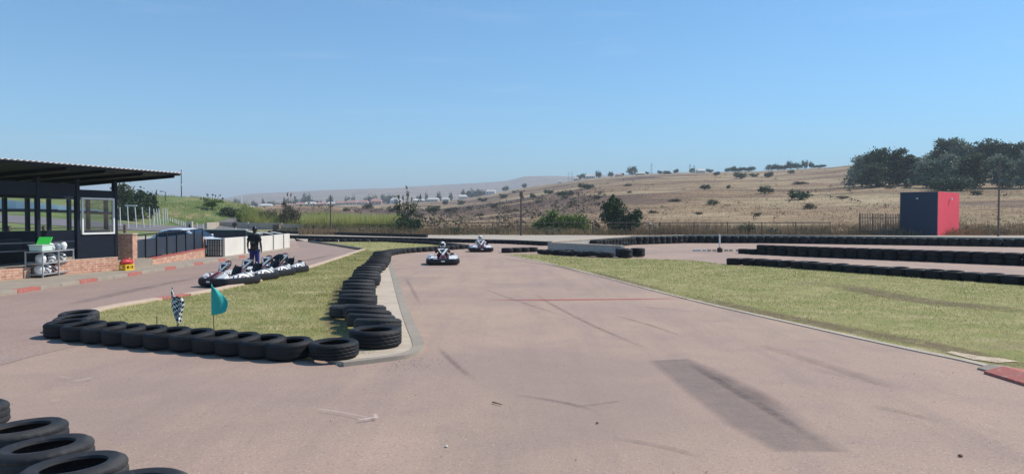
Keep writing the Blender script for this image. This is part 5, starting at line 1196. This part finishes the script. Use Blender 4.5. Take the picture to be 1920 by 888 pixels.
for i, p in enumerate(Pb):
    z = tz1(p.x, p.y) - .2; hh_ = 1.9 if i < len(Pb) - 7 else 1.9 - (i - len(Pb) + 7) * .22
    for (dy, zz_) in ((0, z), (0, z + hh_), (.2, z + hh_), (.2, z)): mb.v.append((p.x + 100, p.y + dy - 96, zz_))
for i in range(len(Pb) - 1):
    a = i * 4
    for k in range(4): mb.f.append((a + k, a + (k + 1) % 4, a + 4 + (k + 1) % 4, a + 4 + k))
mb.build('barrier_wall', M['bluebarrier'], T)
mb = MB()
for i, p in enumerate(Pb[:-1]):
    q = Pb[i + 1]; c = (p + q) / 2; mb.box((c.x + 100, c.y - 96.35, tz1(c.x, c.y) + .05), (2.6, .3, .7), rz=math.atan2((q - p).y, (q - p).x))
mb.build('dark_base', M['navy'], T)
# wooden rail fence
T = thing('rail_fence', 'dark wooden rail fence beyond the shelter windows', 'fence', (-60, 55, 0))
Pf = resample([(-60, 52), (-45, 56), (-38, 62), (-36.5, 72)], 2.4)
for p in Pf: MB().box((p.x + 60, p.y - 55, tz1(p.x, p.y) + .6), (.22, .22, 1.5)).build('post', M['wood'], T)
mb = MB()
for a, b in zip(Pf[:-1], Pf[1:]):
    for z in (.45, .8, 1.15): mb.cyl((a.x + 60, a.y - 55, tz1(a.x, a.y) + z), (b.x + 60, b.y - 55, tz1(b.x, b.y) + z), .05, .05, 6)
mb.build('rails', M['wood'], T)
# leaning white posts of the catch fence
wp = [(226, 388, 434), (241, 387, 432), (256, 388, 431), (270, 388, 430.5), (281, 388, 430), (290, 391, 429.5), (296, 391, 429), (301, 391, 428.5), (306, 391, 428), (311, 391, 427.5), (315, 392, 427)]
wl = {0: 0, 1: .3, 2: -.6}
for i, (px, yt, yb) in enumerate(wp):
    D = 92 + i * 1.6; x = AX(px, D); g0 = tz1(x, D); h_ = AZ(yt, D) - g0
    T = thing('fence_pole', 'tall whitewashed pole, %s from the left in the row before the mound' % nth(i), 'pole', (x, D, g0), 0, 'whitewashed poles before the mound')
    MB().cyl((0, 0, -.2), (-.06 * (i % 4) - .05, 0, h_), .075, .06, 8).build('pole_shaft', M['palewood'], T, smooth=50)
T = thing('pole_brace', 'slanted whitewashed brace leaning on the pole row before the mound', 'pole', (AX(286.5, 99), 99, tz1(AX(286.5, 99), 99))); MB().cyl((0, 0, -.1), (.25, 0, 2.0), .06, .05, 8).build('brace_shaft', M['palewood'], T, smooth=50)
T = thing('pole_lintel', 'pale beam bridging the tops of two whitewashed poles', 'beam', (AX(246, 94), 94, tz1(AX(246, 94), 94))); 
z_ = AZ(385.5, 94) - tz1(AX(246, 94), 94); MB().box((0, 0, z_), (1.5, .2, .14)).build('beam_body', M['palewood'], T, bevel=.02)
for i, (px, yb) in enumerate([(318.5, 411), (323, 412), (327.5, 413), (331, 414), (334.5, 415), (339, 416), (343, 417), (346.5, 418), (369, 424), (380, 425), (391, 426)]):
    D = 110 - i * .6; x = AX(px, D); g0 = tz1(x, D)
    T = thing('bollard', '%s small white bollard from the left at the foot of the green mound' % nth(i), 'bollard', (x, D, g0), 0, 'white bollards at the foot of the mound')
    MB().cyl((0, 0, -.1), (0, 0, .62 if i < 8 else .75), .10, .09, 8).build('bollard_shaft', M['offwhite'], T, smooth=50)
T = thing('concrete_box', 'small beige concrete box among the white bollards', 'box', (AX(356, 104), 104, tz1(AX(356, 104), 104))); MB().box((0, 0, .45), (.75, .5, .95)).build('box_body', M['concrete'], T, bevel=.02); MB().box((.06, -.256, .3), (.22, .02, .5)).build('opening', M['black'], T)

# ------------------------------------------------------------------ trees and shrubs
def lob(*a): return list(a)
def tree_at(px, D, ybase_none, top, widthpx, name, label, leafm, n, size, seed, trunk, shape='round', group=None, barkm='bark', clumps=16, sink=0, spread=.3):
    x = AX(px, D); g0 = tz1(x, D) - sink; h_ = AZ(top, D) - g0; w_ = widthpx / F * D / 2; rr = random.Random(seed); Lb_ = []
    if shape == 'round':
        Lb_.append((0, 0, h_ * .60, w_ * .75, w_ * .7, h_ * .36))
        for i in range(9): a = rr.random() * 6.28; q = rr.uniform(.35, .65); Lb_.append((w_ * q * math.cos(a), w_ * q * math.sin(a), h_ * rr.uniform(.35, .78), w_ * rr.uniform(.28, .46), w_ * rr.uniform(.28, .46), h_ * rr.uniform(.14, .24)))
        Lb_.append((w_ * rr.uniform(-.3, .3), 0, h_ * .86, w_ * .36, w_ * .36, h_ * .15))
    elif shape == 'bush':
        Lb_.append((0, 0, h_ * .45, w_ * .8, w_ * .7, h_ * .5))
        for i in range(8): a = rr.random() * 6.28; q = rr.uniform(.4, .7); Lb_.append((w_ * q * math.cos(a), w_ * q * math.sin(a), h_ * rr.uniform(.2, .65), w_ * rr.uniform(.25, .42), w_ * rr.uniform(.25, .4), h_ * rr.uniform(.2, .36)))
    elif shape == 'gum':
        for i in range(17):
            a = rr.random() * 6.28; z = .10 + .83 * (i + rr.random()) / 17; q = rr.uniform(0, .75) * (1.2 - z * .9); Lb_.append((w_ * q * math.cos(a) * 1.3, w_ * q * math.sin(a), h_ * z, w_ * rr.uniform(.38, .62), w_ * rr.uniform(.38, .6), h_ * rr.uniform(.08, .15)))
    return make_tree(name, label, 'tree' if 'tree' in name else 'shrub', (x, D, g0), Lb_, n, size, leafm, barkm, (trunk, h_ * .6) if trunk else None, group, seed, clumps, spread)
# big dark two-lobed tree by the fence
D = 92; x = AX(1166, D); 
make_tree('bushy_tree', 'dense dark green tree standing alone at the boundary fence', 'tree', (x, D, tz1(x, D)), [(-1.15, 0, 3.35, 1.25, 1.2, 1.15), (-1.45, .2, 2.3, 1.1, 1.2, 1.2), (-.3, -.2, 3.0, .9, 1, .9), (-.4, 0, 1.6, 1.5, 1.3, 1.3), (1.2, 0, 2.0, 1.2, 1.2, 1.05), (1.7, .1, 2.45, .85, .8, .55), (.7, -.3, 1.2, 1.3, 1.1, 1.0), (-1.0, 0, 4.1, .75, .7, .55), (1.9, 0, 1.3, .6, .7, .6)], 9500, .13, 'leafdark', 'bark', (.22, 2.6), seed=4, clumps=26, spread=.24, hollow=.3)
D = 94; x = AX(1052, D)
make_tree('shrub', 'wide light green shrub thicket left of the dark lone tree', 'shrub', (x, D, tz1(x, D)), [(-2.3, 0, 1.1, 1.5, 1.1, .9), (-1.2, 0, 1.7, 1.1, 1, 1.0), (-.2, 0, 1.6, 1.1, 1, .8), (.9, 0, 1.5, 1.2, 1, .8), (2.0, 0, 1.4, 1.1, 1, .9), (2.8, 0, 1.2, .8, .9, .8), (-3.2, 0, .6, .9, .9, .6), (-1.2, 0, 2.4, .4, .5, .5)], 7500, .13, 'leaflight', 'bark', (.12, 1.2), seed=6, clumps=20)
# thin tree with birds' perches, centre left
def thin_tree(label, px, D, top, wpx, seed, ntw, leafm='leafdry', lowm=True):
    x = AX(px, D); g0 = tz1(x, D); h_ = AZ(top, D) - g0; w_ = wpx / F * D / 2; rr = random.Random(seed)
    T = thing('thin_tree', label, 'tree', (x, D, g0)); mb = MB(); mb.tube([(0, 0, -.2), (.1, 0, h_ * .3), (0, 0, h_ * .5)], [.16, .12, .08], 7); tips = []; 
    lobs = []
    for i in range(ntw):
        a = rr.uniform(-1, 1); e = Vector((w_ * a, w_ * rr.uniform(-.5, .5), h_ * rr.uniform(.72, 1.0) * (1 - .18 * abs(a)))); s0 = Vector((0, 0, h_ * rr.uniform(.15, .5)))
        mb.tube([s0, (s0 + e) / 2 + Vector((w_ * a * .12, 0, -.2)), e], [.05, .04, .022], 5); tips.append(e)
        lobs.append((e.x, e.y, e.z - h_ * .03, .14, .14, h_ * .05)); 
    for i in range(9): q = rr.uniform(-.8, .8); lobs.append((w_ * q, rr.uniform(-.5, .5), h_ * rr.uniform(.2, .6), w_ * .3, w_ * .3, h_ * .12))
    mb.build('trunk', M['bark'], T, smooth=50)
    V, Fq, t = leaf_cloud(lobs[:ntw], 50 * ntw, .07, 5, seed, .3); np_mesh('crown', V, Fq, M['leafdark'], t, T)
    V, Fq, t = leaf_cloud(lobs[ntw:], 1900, .10, 18, seed + 1, .35); np_mesh('foliage', V, Fq, M[leafm], t, T)
    return T
thin_tree('tall sparse tree with upright dark-tipped branches by the reed bed', 765, 93, 345, 46, 11, 11, 'leafmid')
thin_tree('bare twiggy tree with dark clumps at its tips, left of the reeds', 546, 116, 355, 34, 12, 9)
thin_tree('wispy pale tree rising at the right foot of the mound', 398, 122, 360, 40, 13, 8, 'leaflight')
tree_at(763, 90, None, 405, 60, 'shrub', 'dark low shrub at the foot of the sparse tall tree', 'leafdark', 2200, .12, 21, .05, 'bush')
tree_at(850, 90, None, 424, 24, 'shrub', 'small dark shrub on the fence line behind the far kart', 'leafdry', 900, .10, 22, .04, 'bush')
tree_at(1398, 88, None, 416, 40, 'shrub', 'sparse grey-green shrub growing through the wire fence', 'leafmid', 900, .09, 23, .04, 'bush')
tree_at(458, 114, None, 392, 36, 'shrub', 'bright green shrub above the beige wall', 'leaflight', 1800, .13, 24, .05, 'bush')
tree_at(500, 118, None, 390, 46, 'shrub', 'brown-green shrub right of the bright green one', 'leafdry', 1800, .12, 25, .05, 'bush')
tree_at(590, 116, None, 397, 60, 'shrub', 'grey-brown shrub behind the brown gate post', 'leafdry', 1800, .12, 26, .05, 'bush')
tree_at(540, 114, None, 388, 40, 'shrub', 'dark tangled shrub at the foot of the bare twiggy tree', 'leafdry', 2000, .12, 27, .05, 'bush')
tree_at(430, 120, None, 386, 50, 'shrub', 'olive shrub at the right foot of the green mound', 'leafmid', 1800, .13, 28, .05, 'bush')
tree_at(238, 112, None, 344, 46, 'bushy_tree', 'tall bushy green tree behind the shelter, leftmost by the mound', 'leafmid', 3200, .17, 31, .15, 'round', barkm='bark')
tree_at(262, 108, None, 357, 44, 'bushy_tree', 'dark rounded tree in the middle of the trio left of the mound', 'leafdark', 3200, .17, 32, .15, 'round')
tree_at(283, 110, None, 362, 36, 'bushy_tree', 'dark rounded tree nearest the mound in the trio', 'leafdark', 2600, .16, 33, .15, 'round')
tree_at(248, 105, None, 372, 60, 'shrub', 'dark hedge-like shrub under the trio of trees', 'leafdark', 2400, .17, 34, .08, 'bush')
# gum wood on the hill at right
gums = [(1614, 292, 52, 320), (1632, 284, 34, 330), (1652, 280, 50, 318), (1680, 281, 48, 322), (1700, 290, 40, 330), (1722, 296, 44, 326), (1745, 284, 40, 334), (1764, 260, 42, 345), (1792, 258, 40, 350), (1812, 266, 44, 338), (1838, 266, 44, 345), (1862, 262, 48, 340), (1886, 266, 44, 335), (1908, 268, 44, 345), (1936, 274, 46, 340), (1968, 272, 46, 335),
        (1640, 304, 46, 312), (1736, 304, 42, 316), (1775, 290, 48, 322), (1822, 290, 50, 320), (1872, 292, 52, 322), (1925, 296, 50, 322)]
for i, (px, top, wpx, D) in enumerate(gums):
    dark = i in (2, 3, 1, 11, 12)
    D = hit(px, 350 if i >= 16 or px < 1740 else 343, 120, 480).y * (.97 if i >= 16 else 1.04)
    tree_at(px, D, None, top, wpx * 1.15, 'gum_tree', ('%s gum tree from the left along the skyline of the hill wood' % nth(i)) if i < 16 else ('%s tree from the left in the front row of the hill wood' % nth(i - 16)), 'leafdark' if dark else ('leafgum', 'leafmid', 'leafgum')[i % 3], 3800, .33, 50 + i, .22, 'gum', 'gum trees in the wood on the hill', 'barkpale', 18, spread=.34)
tree_at(1782, hit(1782, 358, 110, 480).y, None, 329, 88, 'shrub', 'broad dark green thicket just above the red wall', 'leafdark', 4200, .30, 90, .15, 'bush')
tree_at(1600, 322, None, 312, 26, 'shrub', 'small bushy tree at the left end of the hill wood', 'leafgum', 800, .35, 91, .1, 'bush')
# shrubs dotted over the hillside: three kinds, copied
protos = []
for k, (leafm, sd) in enumerate((('leafdark', 61), ('leafmid', 62), ('leafdry', 63))):
    rr = random.Random(sd); Lb_ = [(0, 0, .40, .42, .40, .42)] + [(.3 * math.cos(a), .3 * math.sin(a), rr.uniform(.2, .6), .22, .22, .26) for a in (0, .9, 1.9, 2.8, 3.9, 5.1)]
    V, Fq, t = leaf_cloud(Lb_, 1100, .05, 12, sd, .3); V[:, 2] = np.maximum(V[:, 2], 0)
    protos.append((V, Fq, t, leafm))
pm = []
for (V, Fq, t, leafm) in protos:
    o = np_mesh('crown', V, Fq, M[leafm], t); pm.append(o.data); bpy.data.objects.remove(o)
stm = MB().tube([(0, 0, -.1), (.02, 0, .2), (0, .02, .45)], [.03, .025, .012], 5).mesh('stem'); stm.materials.append(M['bark'])
hill = [(1029, 364, 22, 9, 0), (1058, 368, 38, 12, 0), (1100, 354, 36, 11, 0), (1120, 374, 14, 9, 1), (944, 372, 18, 9, 1), (999, 372, 12, 11, 0), (964, 362, 9, 5, 1), (926, 390, 16, 8, 2), (980, 373, 6, 7, 2), (1010, 380, 14, 5, 2),
        (1322, 355, 22, 10, 0), (1365, 354, 9, 8, 0), (1435, 363, 29, 16, 0), (1499, 375, 46, 21, 0), (1518, 392, 24, 11, 2), (1337, 385, 24, 11, 1), (1388, 335, 28, 14, 0), (1440, 333, 19, 12, 0), (1343, 329, 14, 8, 0), (1363, 323, 11, 9, 0), (1482, 326, 14, 7, 1), (1413, 332, 20, 7, 1),
        (1250, 327, 17, 7, 2), (1177, 349, 16, 4, 2), (1088, 348, 6, 5, 2), (1500, 345, 30, 5, 2), (1830, 366, 22, 9, 1), (1545, 305, 10, 6, 2), (845, 398, 30, 10, 2), (812, 400, 28, 16, 1), (735, 398, 22, 12, 2), (785, 408, 24, 9, 2), (690, 392, 22, 12, 2), (650, 396, 16, 7, 2), (865, 384, 16, 9, 1), (905, 378, 20, 8, 1), (900, 405, 18, 6, 2), (880, 392, 14, 5, 2), (1225, 400, 20, 6, 2), (1265, 378, 24, 5, 2), (1580, 372, 26, 5, 2), (1420, 405, 16, 7, 2), (1310, 402, 16, 5, 2), (835, 384, 12, 10, 0), (1700, 352, 18, 8, 2), (1668, 354, 20, 7, 2), (1060, 372, 14, 5, 2), (1180, 362, 10, 4, 2), (968, 396, 16, 5, 2)]
hill.sort()
sizes = {0: 'dark green', 1: 'olive green', 2: 'brownish dry'}
for i, (px, yb, wp_, hp_, k) in enumerate(hill):
    g_ = hit(px, yb); sx = wp_ / F * g_.y; sz = hp_ / F * g_.y * 1.15
    T = thing('shrub', '%s %s shrub, %s from left among those dotted over the hillside' % ('small' if wp_ < 16 else ('broad' if wp_ > 30 else 'rounded'), sizes[k], nth(i)), 'shrub', g_, random.uniform(0, 6), 'shrubs dotted over the hillside')
    T.scale = (sx, sx, sz)
    o = bpy.data.objects.new('crown', pm[k]); C.objects.link(o); o.parent = T
    o = bpy.data.objects.new('stem', stm); C.objects.link(o); o.parent = T
# trees of the town and along the skyline
sky_tr = [(445, 375, 12, 12), (463, 382, 12, 12), (478, 377, 10, 12), (494, 373, 5, 12), (515, 378, 22, 10), (548, 374, 20, 10), (575, 364, 16, 20), (595, 376, 18, 10), (619, 368, 10, 16), (632, 377, 14, 8), (651, 370, 8, 14), (662, 368, 7, 14), (684, 371, 8, 10), (699, 367, 20, 14), (725, 366, 22, 14), (740, 368, 16, 12), (786, 368, 10, 8), (800, 362, 5, 14), (823, 360, 7, 12), (845, 361, 6, 12), (868, 357, 6, 12), (887, 356, 26, 16), (906, 357, 16, 14), (948, 349, 10, 9), (983, 344, 8, 6),
          (1086, 329, 8, 6), (1098, 326, 16, 8), (1122, 321, 10, 11), (1145, 322, 8, 8), (1165, 325, 8, 5), (1185, 314, 16, 11), (1213, 322, 6, 5), (1237, 320, 8, 6), (1250, 321, 10, 4), (1267, 317, 8, 6), (1297, 316, 8, 8), (1330, 317, 12, 6),
          (1373, 312, 10, 8), (1385, 314, 20, 6), (1404, 313, 18, 7), (1445, 310, 16, 9), (1457, 308, 14, 11), (1470, 309, 14, 10), (1481, 303, 12, 14), (1494, 306, 14, 12), (1508, 302, 9, 15), (1520, 304, 8, 13), (1535, 309, 20, 6)]
sky_tr.sort()
for i, (px, top, wp_, hp_) in enumerate(sky_tr):
    Dc = float(np.interp(px, CP, CD)) * (1.04 if px < 900 else 1.0); x = AX(px, Dc); g0 = tz1(x, Dc); sz = (AZ(top, Dc) - g0) * 1.32; sx = wp_ / F * Dc * 1.35
    if sz < 2: sz = 2.0
    T = thing('skyline_tree', '%s %s tree, %s from left along the distant ridge line' % ('tall' if hp_ > 12 else 'low', 'narrow' if wp_ < 11 else 'wide', nth(i)), 'tree', (x, Dc, g0), random.uniform(0, 6), 'trees along the distant town and ridge')
    T.scale = (sx, sx, sz)
    o = bpy.data.objects.new('crown', pm[i % 5 == 0]); C.objects.link(o); o.parent = T
    o = bpy.data.objects.new('trunk', stm); C.objects.link(o); o.parent = T
# ------------------------------------------------------------------ distant houses
def house(i, px, D, wpx, hpx, wm, rm_, label, rz=0):
    x = AX(px, D); g0 = tz1(x, D); w_ = wpx / F * D; h_ = hpx / F * D; T = thing('house', label, 'house', (x, D, g0 - .2), rz, 'houses of the distant town')
    MB().box((0, 0, h_ * .28), (w_, w_ * .55, h_ * .56)).build('wall', M[wm], T)
    mb = MB(); a, b, z0_, z1_ = w_ * .54, w_ * .32, h_ * .56, h_; mb.add([(-a, -b, z0_), (a, -b, z0_), (a, b, z0_), (-a, b, z0_), (-a * .7, 0, z1_), (a * .7, 0, z1_)], [(0, 3, 2, 1), (0, 1, 5, 4), (2, 3, 4, 5), (1, 2, 5), (3, 0, 4)]); mb.build('roof', M[rm_], T)
    for q in (-.28, .05, .3): MB().box((w_ * q, -w_ * .277, h_ * .3), (w_ * .10, .05, h_ * .22)).build('window', M['glass_dark'], T)
hl = [(452, 9, 5, 'housewhite', 'rooflight'), (470, 14, 5, 'housewhite', 'rooflight'), (500, 22, 8, 'housewhite', 'rooflight'), (524, 16, 6, 'housewall', 'roofpink'), (545, 18, 7, 'housewall', 'roofpink'), (563, 16, 8, 'housewall', 'roofpink'), (583, 22, 9, 'housewall', 'rooflight'), (604, 18, 8, 'housewall', 'roofpink'), (622, 16, 8, 'housewall', 'rooflight'), (640, 18, 9, 'housewall', 'roofpink'), (660, 22, 10, 'housewall', 'roofpink'), (682, 18, 10, 'housewall', 'roofpink'), (706, 20, 12, 'roofpink', 'roofpink'), (742, 18, 11, 'housewhite', 'rooflight'), (786, 22, 7, 'housewall', 'rooflight'), (812, 22, 8, 'housewall', 'rooflight'), (836, 14, 7, 'housewhite', 'rooflight'), (868, 16, 8, 'housewhite', 'rooflight'), (920, 18, 9, 'housewhite', 'rooflight'), (1050, 8, 5, 'housewhite', 'rooflight'), (1080, 10, 7, 'housewhite', 'rooflight'), (1106, 18, 8, 'housewhite', 'rooflight'), (1160, 12, 5, 'housewall', 'roofpink'), (1313, 16, 8, 'housewhite', 'rooflight'), (1200, 16, 5, 'housewall', 'rooflight')]
hl.sort()
for i, (px, wp_, hp_, wm, rm_) in enumerate(hl):
    Dc = float(np.interp(px, CP, CD)) * .985
    house(i, px, Dc, wp_, hp_, wm, rm_, '%s house with %s roof, %s from left in the distant town' % ('pale' if wm == 'housewhite' else ('pink' if wm == 'roofpink' else 'tan'), 'pink tiled' if rm_ == 'roofpink' else 'light grey', nth(i)), R(random.uniform(-12, 12)))
T = thing('white_tower', 'slender white tower rising from the town above the reeds', 'tower', (AX(453, 880), 880, tz1(AX(453, 880), 880)))
hh_ = AZ(369, 880) - tz1(AX(453, 880), 880); MB().cyl((0, 0, -.5), (0, 0, hh_ * .88), 1.0, .75, 12).build('tower_shaft', M['housewhite'], T, smooth=50); MB().cyl((0, 0, hh_ * .881), (0, 0, hh_), .95, .6, 12).build('tower_top', M['housewhite'], T, smooth=50)
for i, (px, top) in enumerate([(1066, 323), (1072, 322), (1181, 311), (1189, 311), (1221, 306), (1293, 308), (1301, 310)]):
    Dc = float(np.interp(px, CP, CD)); x = AX(px, Dc); g0 = tz1(x, Dc); h_ = AZ(top, Dc) - g0
    T = thing('pylon', '%s thin grey pylon from the left on the ridge line' % nth(i), 'pylon', (x, Dc, g0), 0, 'pylons on the ridge'); mb = MB()
    for (sx, sy) in ((-1, -1), (1, -1), (1, 1), (-1, 1)): mb.cyl((sx * .7, sy * .7, -.3), (sx * .1, sy * .1, h_), .09, .06, 5)
    for q in range(5): z = h_ * (q + .5) / 5.5; r_ = .7 - .6 * z / h_; mb.box((0, 0, z), (r_ * 2, r_ * 2, .08))
    mb.build('lattice', M['steel'], T); mb = MB(); mb.box((0, 0, h_ * .8), (2.6, .15, .15)); mb.box((0, 0, h_ * .95), (1.8, .15, .15)); mb.build('crossarms', M['steel'], T)

# ------------------------------------------------------------------ haze
zmax = float(Zg.max()) + 12
mb = MB(); mb.box((0, 3700, (zmax - 3) / 2), (26000, 7900, zmax + 3))
hz = mb.build('haze', None, kind='stuff', label='thin pale blue haze over the hills', cat='haze')
mh = bpy.data.materials.new('haze'); mh.use_nodes = True; t = mh.node_tree; t.nodes.clear(); out = t.nodes.new('ShaderNodeOutputMaterial'); pv = t.nodes.new('ShaderNodeVolumePrincipled')
pv.inputs['Color'].default_value = (.86, .92, 1.0, 1); pv.inputs['Density'].default_value = 3.5e-4
t.links.new(pv.outputs[0], out.inputs['Volume']); hz.data.materials.clear(); hz.data.materials.append(mh)
